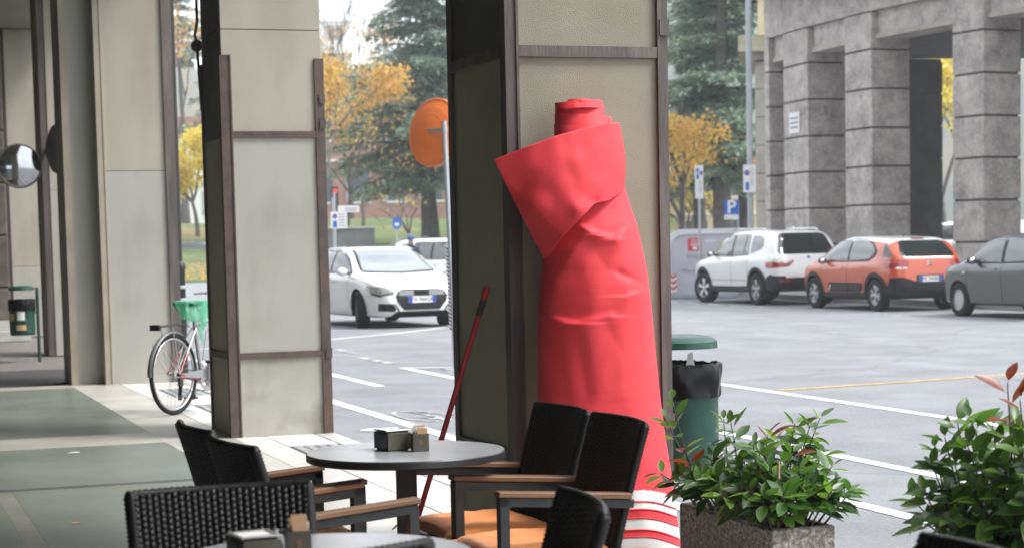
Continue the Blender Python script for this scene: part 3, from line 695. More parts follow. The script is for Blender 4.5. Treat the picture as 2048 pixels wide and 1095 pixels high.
def shrub(label, loc, stems, seed, size, redp=.02, extra_red=()):
    """stems: list of (base offset, tip offset, number of leaves)"""
    r0 = random.Random(seed); t = thing('shrub', label, 'shrub', loc, 0, 'glossy shrubs in the planters'); L_ = []
    for (bx, by, bz), tip, n, red in stems:
        B = Vector((bx, by, bz)); T = Vector(tip); mid = B.lerp(T, .5) + Vector((r0.uniform(-.03, .03), r0.uniform(-.03, .03), .03)); P = []
        for i in range(7): tt = i / 6; P.append(B * (1 - tt) ** 2 + mid * 2 * tt * (1 - tt) + T * tt * tt)
        MB().tube(P, [.0055 * (1 - .65 * i / 6) for i in range(7)], 5).build('stem', 'bark', t, smooth=180)
        for j in range(n):
            tt = 1 - (j / n) ** 1.15 * .62; f = tt * 6; i = min(5, int(f)); p = P[i].lerp(P[i + 1], f - i); ax = (P[i + 1] - P[i]).normalized()
            az = j * 2.4 + r0.uniform(-.4, .4); o = ax.orthogonal().normalized(); o.rotate(Matrix.Rotation(az, 3, ax))
            up = .75 if j < 3 else r0.uniform(-.15, .5); d = (o + ax * up + Vector((0, 0, r0.uniform(-.25, .2)))).normalized()
            if red and j < 4: mt = 'leaf_red'
            elif r0.random() < redp * .35: mt = 'leaf_red'
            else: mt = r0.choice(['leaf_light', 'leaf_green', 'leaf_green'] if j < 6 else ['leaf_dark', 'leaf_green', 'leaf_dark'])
            s = size * r0.uniform(.72, 1.15) * (.75 if j < 2 and not red else 1)
            if p.z < .43: p = Vector((p.x, p.y, .43 + r0.uniform(0, .07))); d = (d + Vector((0, 0, .35))).normalized()
            L_.append((p + d * s * .16, d, s, mt, r0.random(), r0.randrange(3)))
    def mat4(p, d, s, ro):
        z = Vector((0, 0, 1)) - d * d.z; z = z.normalized() if z.length > .05 else d.orthogonal().normalized()
        y = z.cross(d); z.rotate(Matrix.Rotation((ro - .5) * 1.4, 3, d)); y = z.cross(d)
        mm = Matrix.Identity(4)
        for i in range(3): mm[i][0], mm[i][1], mm[i][2] = d[i] * s, y[i] * s, z[i] * s
        mm.translation = p; return mm
    tocam = (EYE - Vector(loc)).normalized()
    L_.sort(key=lambda q: -(q[0].dot(tocam) + q[0].z * .5)); rest = {}
    for i, (p, d, s, mt, ro, k) in enumerate(L_):
        if i < 290: o = obj('leaf', LM[mt][k], t); o.matrix_local = mat4(p, d, s, ro)
        else: rest.setdefault(mt, []).append((mat4(p, d, s, ro), LM[mt][k]))
    if rest:
        b = MB(); mats = list(rest)
        for mi, mt in enumerate(mats):
            for mm, me in rest[mt]: b.add([mm @ v.co for v in me.vertices], [tuple(p.vertices) for p in me.polygons], mi)
        stuff(b.build('inner_leaves', mats, t, smooth=180, recalc=False))
    return t
def planter(label, x0, x1, y0, y1, h):
    t = thing('planter', label, 'planter', ((x0 + x1) / 2, (y0 + y1) / 2, 0), 0, 'exposed aggregate planters'); a, c = (x1 - x0) / 2, (y1 - y0) / 2; th = .035
    b = MB()
    b.b2((-a, -c, 0), (a, -c + th, h)); b.b2((-a, c - th, 0), (a, c, h)); b.b2((-a, -c + th + .0005, 0), (-a + th, c - th - .0005, h)); b.b2((a - th, -c + th + .0005, 0), (a, c - th - .0005, h))
    b.build('trough', 'aggregate', t, bevel=.006)
    MB().b2((-a + th + .001, -c + th + .001, .02), (a - th - .001, c - th - .001, h - .05)).build('soil', 'soil', t)
    return t
PH = .38
planter('grainy stone planter beside the striped foot of the red roll', 3.08, 3.34, 6.11, 6.92, PH)
planter('grainy stone planter holding the tall shrub with red shoots', 3.14, 3.42, 4.45, 5.25, PH)
r0 = random.Random(12); base = Vector((3.21, 6.5, 0)); st = []
tips = [(1447,838,6.75,0),(1462,845,6.6,0),(1620,850,6.45,0),(1640,835,6.4,0),(1590,845,6.5,0),(1535,868,6.4,1),(1555,880,6.6,0),(1490,900,6.6,0),(1420,915,6.7,0),(1385,925,6.75,1),(1520,905,6.3,0),(1585,905,6.3,0),(1645,905,6.35,0),(1665,930,6.2,0),(1600,940,6.15,0),(1540,935,6.2,0),(1480,945,6.35,0),(1430,955,6.5,0),(1385,965,6.7,0),(1360,985,6.8,0),(1500,980,6.2,0),(1560,985,6.1,0),(1620,985,6.1,0),(1690,1000,6.15,0),(1700,1020,6.1,0),(1655,970,6.15,0),(1450,990,6.4,0),(1410,1000,6.6,0),(1345,800,6.85,0),(1330,835,6.9,0),(1520,960,6.7,0),(1470,920,6.9,0),(1610,880,6.7,0)]
tips += [(px + r0.uniform(-40, 40), py + r0.uniform(20, 90), yy + r0.uniform(-.15, .15), 0) for px, py, yy, _ in tips[4:27]]
for i, (px, py, yy, red) in enumerate(tips):
    T = onY(px, py, yy) - base; T.z = max(T.z, .5); st.append(((max(-.08, min(.08, T.x * .35)) + r0.uniform(-.02, .02), max(-.34, min(.34, T.y * .8)), .31), T, 15 if i not in (28, 29) else 7, red))
shrub('low bushy shrub with a few red leaf tips in the planter by the red roll', base, st, 5, .088)
base = Vector((3.28, 4.86, 0)); st = []
tips = [(2015,765,4.75,1),(2040,800,4.7,1),(1915,845,5.0,0),(1940,835,4.95,0),(1985,850,4.9,0),(2030,845,4.75,0),(2060,860,4.7,0),(1890,875,5.05,0),(1935,890,4.9,0),(1990,890,4.8,0),(2045,900,4.65,0),(1865,930,5.05,0),(1910,930,4.95,0),(1960,930,4.8,0),(2010,940,4.7,0),(2070,950,4.6,0),(1850,985,5.0,0),(1895,985,4.9,0),(1945,985,4.8,0),(2000,990,4.7,0),(2050,1000,4.6,0),(1850,1045,5.0,0),(1900,1040,4.85,0),(1960,1040,4.75,0),(2020,1050,4.65,0),(2080,1060,4.6,0),(1930,1080,4.85,0),(1985,1090,4.75,0),(2040,1090,4.7,0),(2100,830,4.6,0),(2110,930,4.55,0),(1875,1075,5.0,0),(1870,895,5.1,0)]
tips += [(px + r0.uniform(-40, 40), py + r0.uniform(10, 90), yy + r0.uniform(-.15, .15), 0) for px, py, yy, _ in tips[4:14]]
for i, (px, py, yy, red) in enumerate(tips):
    T = onY(px, py, yy) - base; T.z = max(T.z, .5); st.append(((r0.uniform(-.08, .08), max(-.34, min(.34, T.y * .8)), .31), T, 13 if i > 1 else 9, red))
shrub('tall leafy shrub with red shoots at its top, behind a wicker chair', base, st, 9, .1)
MB().tube([(3.13, 6.16, .3), (3.135, 6.155, .62)], .005, 6).build('plant_stake', 'kraft', None)
o_ = bpy.data.objects['plant_stake']; tag(o_, 'thin wooden stake standing in the planter by the red roll', 'stake')
# ================================================================== litter bins
pm('bin_green', (.004, .038, .026), (.008, .055, .038), 5, .42, .05, 40, c3=(.02, .075, .052), s3=12)
pm('bag_black', (.003, .003, .004), (.005, .005, .006), 10, .27, spec=.25)
pm('sticker_white', (.7, .7, .68), rough=.6); pm('sticker_tan', (.5, .35, .18), rough=.6); pm('sticker_yellow', (.6, .5, .12), rough=.6)
def litter_bin(label, loc, r, zb, zt, zl, rz, seed, post_off, post_top, stickers=False):
    r0 = random.Random(seed); t = thing('litter_bin', label, 'litter bin', loc, rz, 'green street litter bins'); gz = -loc[2] if False else 0
    MB().lathe([(.0005, zb), (r * .93, zb), (r * .97, zb + .012), (r, zb + .06), (r, zt - .02), (r * 1.02, zt - .015), (r * 1.02, zt), (r * .97, zt), (r * .95, zb + .05), (.0005, zb + .04)], 36).build('drum', 'bin_green', t, smooth=40)
    rows = []; nb = 90
    for i in range(15):
        f = i / 14; row = []
        for k in range(nb):
            a = 2 * math.pi * k / nb; n_ = noise.noise(Vector((math.cos(a) * 3.2, math.sin(a) * 3.2, f * 2.2 + seed)))
            n2 = noise.noise(Vector((math.cos(a) * 9, math.sin(a) * 9, f * 1.2 + seed)))
            if i < 4: rr = r * (.94 + .035 * i) ; z = zt - .05 + .022 * i + .012 * n2
            else: rr = r * (1.05 + .03 * math.sin(f * 3)) + .012 * n_ + .007 * n2; z = zt + .02 - (f - .22) * .205 + .010 * n2 + (.012 * n_ if i == 14 else 0)
            row.append((rr * math.cos(a), rr * math.sin(a), z))
        rows.append(row)
    b = MB(); b.grid(rows, True); b.build('bin_bag', 'bag_black', t, smooth=50)
    MB().lathe([(.0005, zl + .062), (r * .55, zl + .06), (r * .85, zl + .05), (r * .985, zl + .03), (r * 1.0, zl), (r * .97, zl), (r * .94, zl + .02), (.0005, zl + .04)], 36).build('lid', 'bin_green', t, smooth=40)
    px, py = post_off
    MB().tube([(px, py, -.0), (px, py, post_top)], .022, 12).build('post', 'bin_green', t, smooth=60)
    MB().bar((px, py, zl + .03), (0, 0, zl + .052), .03, .008).build('lid_bracket', 'bin_green', t); MB().bar((px, py, zb + .3), (0, 0, zb + .3), .03, .02).build('drum_bracket', 'bin_green', t)
    if stickers:
        for a, z, w_, h_, mt in ((-1.75, zb + .2, .1, .12, 'sticker_white'), (-1.75, zb + .07, .13, .07, 'sticker_tan'), (-2.6, zb + .2, .09, .09, 'sticker_yellow')):
            b = MB(); b.grid([[(1.004 * r * math.cos(a + s * w_ / r / 2), 1.004 * r * math.sin(a + s * w_ / r / 2), z + q) for s in (-1, -.5, 0, .5, 1)] for q in (0, h_)]); b.build('sticker', mt, t)
    return t
lb = litter_bin('green litter bin with a black bag folded over its rim, beside the roll pillar', Vector((3.625, 8.12, ROAD)), .18, .44, .92, 1.005, 0, 2, (-.08, .2), 1.08)
MB().add([(.02, -.03, .915), (.07, -.02, .92), (.06, -.015, .985), (.035, -.02, .975), (.05, .03, .93)], [(0, 1, 2, 3), (1, 4, 2)]).build('paper_scrap', 'paper', lb)
gb = G(75, 723, -.012)
litter_bin('small green litter bin with stickers hanging on a post by the far pillars', Vector((gb.x - .17, gb.y + .05, -.012)), .165, .36, .82, .95, 0, 5, (.2, -.05), .98, True)
# ================================================================== scraps lying on the floor
pm('scrap', (.7, .69, .66), rough=.7)
def scrap(name, label, cat, px, py, s, mat, z=.002, rz=0):
    p = G(px, py, z); r0 = random.Random(px); pts = [Vector((s * math.cos(a) * r0.uniform(.6, 1.1), s * .6 * math.sin(a) * r0.uniform(.6, 1.1), r0.uniform(0, s * .12))) for a in [i * math.pi / 4 for i in range(8)]]
    b = MB(); b.add(pts + [Vector((0, 0, s * .18))], [(i, (i + 1) % 8, 8) for i in range(8)]); o = b.build(name, mat, None, loc=p); o.rotation_euler.z = rz
    return tag(o, label, cat, 'scraps on the ground')
scrap('paper_scrap', 'crumpled white scrap lying on the green terrazzo', 'litter', 148, 905, .05, 'scrap'); scrap('paper_scrap', 'small brown scrap lying on the terrazzo near the worn pale strip', 'litter', 152, 1045, .035, 'kraft')
scrap('paper_scrap', 'flat white paper lying on the road by the kerb', 'litter', 741, 860, .1, 'scrap', ROAD + .006, .3)
scrap('dry_leaf', 'dry leaf lying on the terrazzo near the woven chair', 'leaf', 236, 971, .03, 'kraft')
# ================================================================== vehicles
def paint(name, c, metal=0.0, rough=.25): pm(name, c, rough=rough, metal=metal, coat=.8, spec=.5)
paint('paint_white', (.72, .72, .71)); paint('paint_orange', (.5, .065, .01)); paint('paint_grey', (.06, .058, .057), .3, .22); paint('paint_dark', (.03, .035, .05), .2); paint('paint_silver', (.4, .41, .42), .5, .3)
pm('car_glass', (.03, .042, .04), (.05, .065, .06), 2, .04, spec=.9, coat=.6)
pm('screen_glass', (.15, .18, .2), (.22, .25, .27), 1.2, .05, spec=.9, coat=.6); pm('lamp_smoke', (.2, .21, .19), (.4, .41, .37), 14, .12, coat=.8)  # screen_glass: pale base stands in for sky mirrored in the windscreen
pm('car_glass_dark', (.012, .016, .017), (.02, .026, .026), 2, .05, spec=.7, coat=.4)
pm('car_black', (.009, .009, .010), (.013, .013, .015), 20, .5, spec=.3); pm('tyre', (.008, .008, .008), (.014, .014, .014), 30, .75, spec=.25)
pm('well_black', (.006, .006, .006), rough=.9)
pm('rim_silver', (.55, .55, .56), rough=.3, metal=.8); pm('rim_dark', (.04, .04, .042), rough=.4, metal=.5)
pm('lamp_red', (.35, .012, .015), (.25, .008, .012), 20, .15, coat=.8); pm('lamp_clear', (.75, .74, .68), (.5, .5, .47), 25, .1, coat=.8, spec=.8); pm('plate_white', (.72, .73, .74), rough=.4); pm('plate_blue', (.02, .07, .35), rough=.4)
pm('chrome', (.75, .75, .76), rough=.12, metal=1.0); pm('badge_blue', (.1, .2, .5), rough=.3); pm('letter_dark', (.03, .03, .035), rough=.5); pm('letter_white', (.75, .75, .75), rough=.5)
def smoothkeys(keys):
    xs = [k[0] for k in keys]; ysv = [k[1] for k in keys]; n = len(xs); dl = [(ysv[i+1] - ysv[i]) / (xs[i+1] - xs[i]) for i in range(n - 1)]
    ms_ = [dl[0]] + [0 if dl[i-1] * dl[i] <= 0 else 2 * dl[i-1] * dl[i] / (dl[i-1] + dl[i]) for i in range(1, n - 1)] + [dl[-1]]
    def f(x):
        if x <= xs[0]: return ysv[0]
        for i in range(n - 1):
            if x <= xs[i+1]:
                h = xs[i+1] - xs[i]; t = (x - xs[i]) / h
                return (2*t**3 - 3*t**2 + 1) * ysv[i] + (t**3 - 2*t**2 + t) * h * ms_[i] + (-2*t**3 + 3*t**2) * ysv[i+1] + (t**3 - t**2) * h * ms_[i+1]
        return ysv[-1]
    return f
def tri_poly(poly, step):
    xs = [p[0] for p in poly]; zs = [p[1] for p in poly]; P = []
    n = len(poly)
    for i in range(n):
        a, c = poly[i], poly[(i + 1) % n]; k = max(1, int(math.dist(a, c) / step))
        for j in range(k): P.append(Vector((lerp(a[0], c[0], j / k), lerp(a[1], c[1], j / k))))
    nb = len(P)
    def inside(x, y):
        r_ = False; j = nb - 1
        for i in range(nb):
            if (P[i].y > y) != (P[j].y > y) and x < (P[j].x - P[i].x) * (y - P[i].y) / (P[j].y - P[i].y) + P[i].x: r_ = not r_
            j = i
        return r_
    x = min(xs) + step * .5
    while x < max(xs):
        z = min(zs) + step * .5
        while z < max(zs):
            if inside(x, z) and min((Vector((x, z)) - q).length for q in P[:nb]) > step * .35: P.append(Vector((x, z)))
            z += step
        x += step
    r_ = delaunay_2d_cdt(P, [(i, (i + 1) % nb) for i in range(nb)], [list(range(nb))], 1, 1e-5)
    return r_[0], r_[2]
def patch(bvh, poly, view, off=.006, step=.07, thick=0.0):
    v2, f2 = tri_poly(poly, step); vs = []; ok = []
    for p in v2:
        if view[1] == 'x': s = 1 if view[0] == '+' else -1; o = Vector((s * 3, p.x, p.y)); d = Vector((-s, 0, 0))
        elif view[1] == 'y': s = 1 if view[0] == '+' else -1; o = Vector((p.x, s * 6, p.y)); d = Vector((0, -s, 0))
        else: o = Vector((p.x, p.y, 5)); d = Vector((0, 0, -1))
        h = bvh.ray_cast(o, d)
        if h[0] is None: vs.append(None); continue
        vs.append(h[0] + h[1] * off if h[1].dot(d) < 0 else h[0] - h[1] * off)
    b = MB(); mp_ = {}
    for i, v in enumerate(vs):
        if v is not None: mp_[i] = len(b.v); b.v.append(v)
    for f in f2:
        if all(i in mp_ for i in f):
            q = [mp_[i] for i in f]
            n_ = (b.v[q[1]] - b.v[q[0]]).cross(b.v[q[2]] - b.v[q[0]])
            s = 1 if view[0] == '+' else -1
            ax = Vector((s, 0, 0)) if view[1] == 'x' else Vector((0, s, 0)) if view[1] == 'y' else Vector((0, 0, 1))
            b.f.append(tuple(q) if n_.dot(ax) > 0 else tuple(q[::-1])); b.m.append(0)
    return b
def wheel(parent, x, y, r, wd, side, style, steer=0.0):
    g = MB().lathe([(r * .62, -wd / 2), (r * .9, -wd / 2 - .004), (r * .985, -wd / 2 + .02), (r, -wd * .3), (r, wd * .3), (r * .985, wd / 2 - .02), (r * .9, wd / 2 + .004), (r * .62, wd / 2)], 36, axis='X')
    w_ = g.build('wheel', 'tyre', parent, smooth=40); w_.location = (x, y, r); w_.rotation_euler.z = steer
    rm_ = MB(); s = side; xo = s * wd * .42; ri = r * .66
    rm_.lathe([(ri, -s * wd * .3), (ri * .97, xo), (ri * 1.02, xo + s * .006), (ri * .9, xo), (ri * .86, xo - s * .05)], 32, axis='X')
    rm_.lathe([(.0005, xo - s * .07), (ri * .92, xo - s * .07)], 24, axis='X', mi=1)
    def sp(a, w0, w1, r0=.1, r1=.95, dx=0):
        c, s_ = math.cos(a), math.sin(a); t = Vector((0, -s_, c)); d = Vector((0, c, s_)); X = Vector((1, 0, 0)); q = [d * ri * r0 - t * w0, d * ri * r1 - t * w1, d * ri * r1 + t * w1, d * ri * r0 + t * w0]
        xa, xb = xo - s * (.004 - dx), xo - s * .03
        rm_.add([p + X * xa for p in q] + [p + X * xb for p in q], [(0, 1, 2, 3), (0, 4, 5, 1), (2, 6, 7, 3), (1, 5, 6, 2)])
    if style == 'five': [sp(2 * math.pi * k / 5 + .3 + q, .014, .022) for k in range(5) for q in (-.13, .13)]
    elif style == 'cross':
        for k in range(4): a = math.pi / 2 * k + .2; sp(a, .02, .03, .15, .62); sp(a - .32, .018, .05, .5, .98); sp(a + .32, .018, .05, .5, .98)
    elif style == 'cover': [sp(2 * math.pi * k / 14, .012, .026, .1, .95) for k in range(14)]
    else: [sp(2 * math.pi * k / 10, .012, .016) for k in range(10)]
    rm_.lathe([(ri * .2, xo - s * .03), (ri * .18, xo + s * .002), (.0005, xo + s * .004)], 16, axis='X')
    rm_.build('rim', ['rim_silver', 'rim_dark'], w_, smooth=35)
    return w_
def make_car(name, label, loc, rz, K, group=None, cat='car'):
    t = thing(name, label, cat, loc, rz, group)
    F = {k: smoothkeys(K[k]) for k in ('zt', 'zs', 'zb', 'w', 'wt')}; y0, y1 = K['zt'][0][0], K['zt'][-1][0]; N = 84; ring = []
    ysn = sorted(set([round(y0 + (y1 - y0) * (.5 - .5 * math.cos(math.pi * i / N)) * .35 + (y1 - y0) * i / N * .65, 4) for i in range(N + 1)]))
    for y in ysn:
        zt, zs, zb, w_, wt = (F[k](y) for k in ('zt', 'zs', 'zb', 'w', 'wt')); zs = min(zs, zt - .012); h = zt - zs
        half = [(0, zb), (.55 * w_, zb), (.84 * w_, zb), (.945 * w_, zb + .035), (.965 * w_, zb + .13 * (zs - zb) / .7), (.978 * w_, lerp(zb, zs, .36)), (.997 * w_, lerp(zb, zs, .60)), (1.0 * w_, lerp(zb, zs, .72)), (.99 * w_, lerp(zb, zs, .86)), (.965 * w_, zs - .012), (.945 * w_, zs + .004)]
        bx, tx = .945 * w_, min(wt, .93 * w_)
        for f, q in ((.3, .2), (.6, .5), (.82, .78)): half.append((lerp(bx, tx, q) + .012 * math.sin(math.pi * f) * min(1, h * 3), zs + h * f))
        half += [(tx * .95, zs + h * .93), (tx * .82, zs + h * .978), (tx * .5, zs + h * .996), (0, zt)]
        ring.append([(x, y, z) for x, z in half] + [(-x, y, z) for x, z in half[-2:0:-1]])
    nk = len(ring[0]); nh = 18; b = MB(); b.grid(ring, True)
    mi = []; sill = K.get('sill', 0); rb = K.get('rear_black', -99); rf = K.get('roof')
    for i in range(len(ring) - 1):
        for k in range(nk):
            kk = k if k < nh - 1 else nk - 1 - k; v = 0; ym = (ysn[i] + ysn[i + 1]) / 2
            if kk <= 1: v = 3
            elif kk <= (3 if sill else 1): v = 1
            if ym < rb and kk <= K.get('rear_black_k', 4): v = 1
            if K.get('front_black') and ym > K['front_black'] and kk <= 4: v = 1
            if rf and rf[0] < ym < rf[1] and kk >= 13: v = 2
            mi.append(v)
    b.m = mi; b.f.append(tuple(range(nk))[::-1]); o = (len(ring) - 1) * nk; b.f.append(tuple(o + k for k in range(nk))); b.m += [1 if rb > -90 else 0, 0]
    me = b.mesh('body', [K['paint'], K.get('trim', 'car_black'), K.get('roof_paint', K['paint']), 'well_black'], smooth=38)
    bmh = bmesh.new(); bmh.from_mesh(me); bvh = BVHTree.FromBMesh(bmh); bmh.free()
    tmp = bpy.data.objects.new('tmp', me); COL.objects.link(tmp)
    cm = MB(); wb, r, wmax = K['wb'], K['r'], max(v for _, v in K['w'])
    for yy in (-wb / 2, wb / 2):
        for s in (-1, 1): cm.cyl((s * (wmax - .3), yy, r), (s * (wmax + .3), yy, r), r + K.get('gap', .055), n=40)
    cut = bpy.data.objects.new('cut', cm.mesh('cut', 'well_black')); COL.objects.link(cut)
    bo = tmp.modifiers.new('b', 'BOOLEAN'); bo.object = cut; bo.operation = 'DIFFERENCE'; bo.solver = 'EXACT'
    bpy.context.view_layer.update(); dg = bpy.context.evaluated_depsgraph_get()
    me2 = bpy.data.meshes.new_from_object(tmp.evaluated_get(dg)); bpy.data.objects.remove(tmp); bpy.data.objects.remove(cut); me2.name = 'body'
    body = obj('body', me2, t)
    for P in K['parts']:
        nm, mt, views, poly = P[:4]; off = P[4] if len(P) > 4 else .006; st = P[5] if len(P) > 5 else .06
        for v in views:
            q = poly
            if v == '-x' or v in ('+y', '-y', '+z', '-z'): q = poly
            if v.endswith('m'): q = [(-a, c) for a, c in poly]; v = v[:2]
            pb_ = patch(bvh, q, v, off, st)
            if pb_.f: pb_.build(nm, mt, t, smooth=180, recalc=False)
    for yy, s_ in ((-wb / 2, 0), (wb / 2, K.get('steer', 0))):
        for s in (-1, 1): wheel(t, s * (wmax - .115), yy, r, K.get('tw', .2), s, K['style'], s_)
    for s in (-1, 1):
        mx_, my_, mz_ = K['mirror']; g = MB(); g.sphere((s * (mx_ + .09), my_, mz_), (.1, .055, .07), 14, 10); mo = g.build('mirror', K.get('mirror_paint', K['paint']), t, smooth=180)
        MB().bar((s * (mx_ - .02), my_, mz_ - .03), (s * (mx_ + .05), my_, mz_ - .03), .05, .03).build('stalk', 'car_black', mo)
        MB().sphere((s * (mx_ + .09), my_ - .02, mz_), (.085, .045, .056), 12, 8).build('mirror_glass', 'chrome', mo, smooth=180)
    return t, bvh
def arch(yc, r0, r1, zc, a0=-8, a1=188, n=18): return [(yc + r1 * math.cos(R(a0 + (a1 - a0) * i / n)), zc + r1 * math.sin(R(a0 + (a1 - a0) * i / n))) for i in range(n + 1)] + [(yc + r0 * math.cos(R(a1 - (a1 - a0) * i / n)), zc + r0 * math.sin(R(a1 - (a1 - a0) * i / n))) for i in range(n + 1)]
def rect(x0, x1, z0, z1): return [(x0, z0), (x1, z0), (x1, z1), (x0, z1)]
def plate(t, bvh, x, z, txt, front):
    s = 1 if front else -1; h = bvh.ray_cast(Vector((x, s * 6, z)), Vector((0, -s, 0))); y = h[0].y + s * .02
    pl = MB().b2((x - .26, y - .008, z - .056), (x + .26, y + .008, z + .056)).build('number_plate', 'plate_white', t)
    for q in (-1, 1): MB().b2((x + q * .222 - .037, y + s * .0085, z - .054), (x + q * .222 + .037, y + s * .0105, z + .054)).build('blue_band', 'plate_blue', pl)
    text('characters', txt, .098, 'letter_dark', pl, frame_mat((x, y + s * .0095, z), (-s, 0, 0), (0, 0, 1)), .001, bold=.001)
SV = ('+x', '-x')
def seam(y, z0, z1, w_=.012): return rect(y - w_ / 2, y + w_ / 2, z0, z1)
# ---- orange hatchback with white roof
KO = dict(paint='paint_orange', roof_paint='paint_white', roof=(-1.56, .66), sill=1, rear_black=-1.62, rear_black_k=4, wb=2.54, r=.325, style='cross', mirror=(.84, .72, 1.0), mirror_paint='car_black', gap=.05,
 zt=[(-1.95,.60),(-1.945,.80),(-1.93,.95),(-1.895,1.045),(-1.78,1.17),(-1.57,1.37),(-1.45,1.425),(-1.2,1.455),(-.6,1.485),(0,1.49),(.4,1.45),(.66,1.37),(1.0,1.17),(1.28,1.01),(1.4,.985),(1.75,.91),(1.95,.8),(2.03,.66),(2.05,.55)],
 zs=[(-1.95,.55),(-1.9,.86),(-1.8,.98),(-1.2,.99),(0,.955),(1.25,.94),(1.75,.86),(1.95,.74),(2.05,.5)],
 zb=[(-1.95,.42),(-1.88,.3),(-1.6,.24),(0,.22),(1.7,.23),(1.98,.26),(2.05,.4)],
 w=[(-1.95,.60),(-1.9,.72),(-1.75,.81),(-1.3,.868),(0,.862),(1.2,.868),(1.7,.82),(1.93,.68),(2.05,.48)],
 wt=[(-1.95,.5),(-1.8,.66),(-1.55,.635),(-1.0,.645),(0,.65),(.5,.63),(1.1,.66),(1.4,.66),(1.8,.6),(2.05,.4)],
 parts=[('side_window', 'car_glass', SV, [(1.02,1.0),(.98,1.03),(.62,1.26),(.36,1.37),(-.13,1.41),(-.13,1.0)]), ('side_window', 'car_glass', SV, [(-.2,1.0),(-.2,1.41),(-.72,1.395),(-.98,1.33),(-1.17,1.2),(-1.14,1.12),(-.95,1.03)]),
  ('window_frame', 'car_black', SV, [(1.12,.97),(.62,1.29),(.34,1.4),(-.2,1.435),(-.75,1.42),(-1.02,1.35),(-1.26,1.19),(-1.22,1.08),(-.98,.985)], .0035),
  ('rear_window', 'car_glass_dark', ('-y',), [(-.56,1.07),(.56,1.07),(.6,1.12),(.5,1.36),(.42,1.385),(-.42,1.385),(-.5,1.36),(-.6,1.12)]), ('windscreen', 'car_glass', ('+y',), [(-.6,1.06),(.6,1.06),(.5,1.36),(-.5,1.36)]),
  ('quarter_panel', 'car_glass_dark', SV, [(-1.5,1.08),(-1.44,1.34),(-1.62,1.22),(-1.76,1.06)], .005),
  ('tail_light', 'lamp_red', SV, [(-1.9,.84),(-1.9,1.0),(-1.72,1.03),(-1.56,.99),(-1.55,.9),(-1.68,.85)]), ('tail_light', 'lamp_red', ('-y', '-ym'), [(.48,.86),(.46,.99),(.6,1.02),(.76,1.0),(.76,.86),(.62,.84)]), ('reversing_light', 'lamp_clear', ('-y', '-ym'), rect(.5,.72,.835,.87), .008),
  ('door_trim', 'car_black', SV, [(.62,.42),(.56,.37),(-.62,.37),(-.76,.42),(-.8,.5),(-.74,.56),(.58,.56),(.64,.5)], .012),
  ('wheel_arch', 'car_black', SV, arch(-1.27,.372,.45,.325), .008, .05), ('wheel_arch', 'car_black', SV, arch(1.27,.372,.45,.325), .008, .05),
  ('bumper_wing', 'car_black', ('-y', '-ym'), [(.3,.52),(.4,.62),(.62,.68),(.8,.66),(.8,.3),(.3,.3)], .012), ('bumper', 'car_black', ('-y',), rect(-.4,.4,.28,.53), .01),
  ('door_seam', 'car_black', SV, seam(-.17,.36,.98), .003, .05), ('door_seam', 'car_black', SV, seam(.9,.38,.95), .003, .05), ('plate_recess', 'car_black', ('-y',), rect(-.3,.3,.56,.72), .004),
  ('door_handle', 'paint_orange', SV, rect(.0,.17,.84,.875), .022), ('door_handle', 'paint_orange', SV, rect(-.8,-.63,.86,.895), .022),
  ('brake_light', 'lamp_red', ('-y',), rect(-.14,.14,1.405,1.425), .012, .05), ('headlight', 'lamp_clear', ('+y', '+ym'), rect(.4,.66,.68,.76))] + [('trim_cell', 'rim_dark', SV, rect(.34 - i * .155, .44 - i * .155, .4, .53), .017, .05) for i in range(4)] + [('trim_cell', 'rim_dark', SV, rect(-.42 - i * .155, -.32 - i * .155, .4, .53), .017, .05) for i in range(2)])
ocar, bv = make_car('hatchback_car', 'orange hatchback with white roof parked before the stone rotunda', (19.98, 34.6, ROAD), 0, KO, 'cars parked along the far kerb')
plate(ocar, bv, 0, .64, 'FK 545BS', False)
h = bv.ray_cast(Vector((0, -6, .93)), Vector((0, 1, 0))); yy = h[0].y - .012; b = MB()
for dz in (0, .05): b.tube([(-.065, yy, .90 + dz), (0, yy - .004, .945 + dz), (.065, yy, .90 + dz)], .009, 6)
stuff(b.build('chevron_badge', 'chrome', ocar))
b = MB(); ang = [(-.86, .485)]; h = bv.ray_cast(Vector((-3, .54, .465)), Vector((1, 0, 0))); b.tube([(h[0].x - .018, .54 + .035 * math.cos(a), .465 + .04 * math.sin(a)) for a in [i * math.pi / 6 for i in range(13)]], .007, 5); b.build('trim_ring', 'chrome', ocar)
for i in range(4):
    h = bv.ray_cast(Vector((-3, -1.42 - i * .07, 1.05)), Vector((1, 0, 0)))
    if h[0]: MB().sphere((h[0].x - .003, h[0].y, 1.045), (.006, .022, .026), 8, 6).build('pillar_mark', 'letter_white', ocar)
MB().tube([(0, -.95, 1.47), (0, -1.02, 1.53)], [.012, .006], 6).build('aerial', 'car_black', ocar)
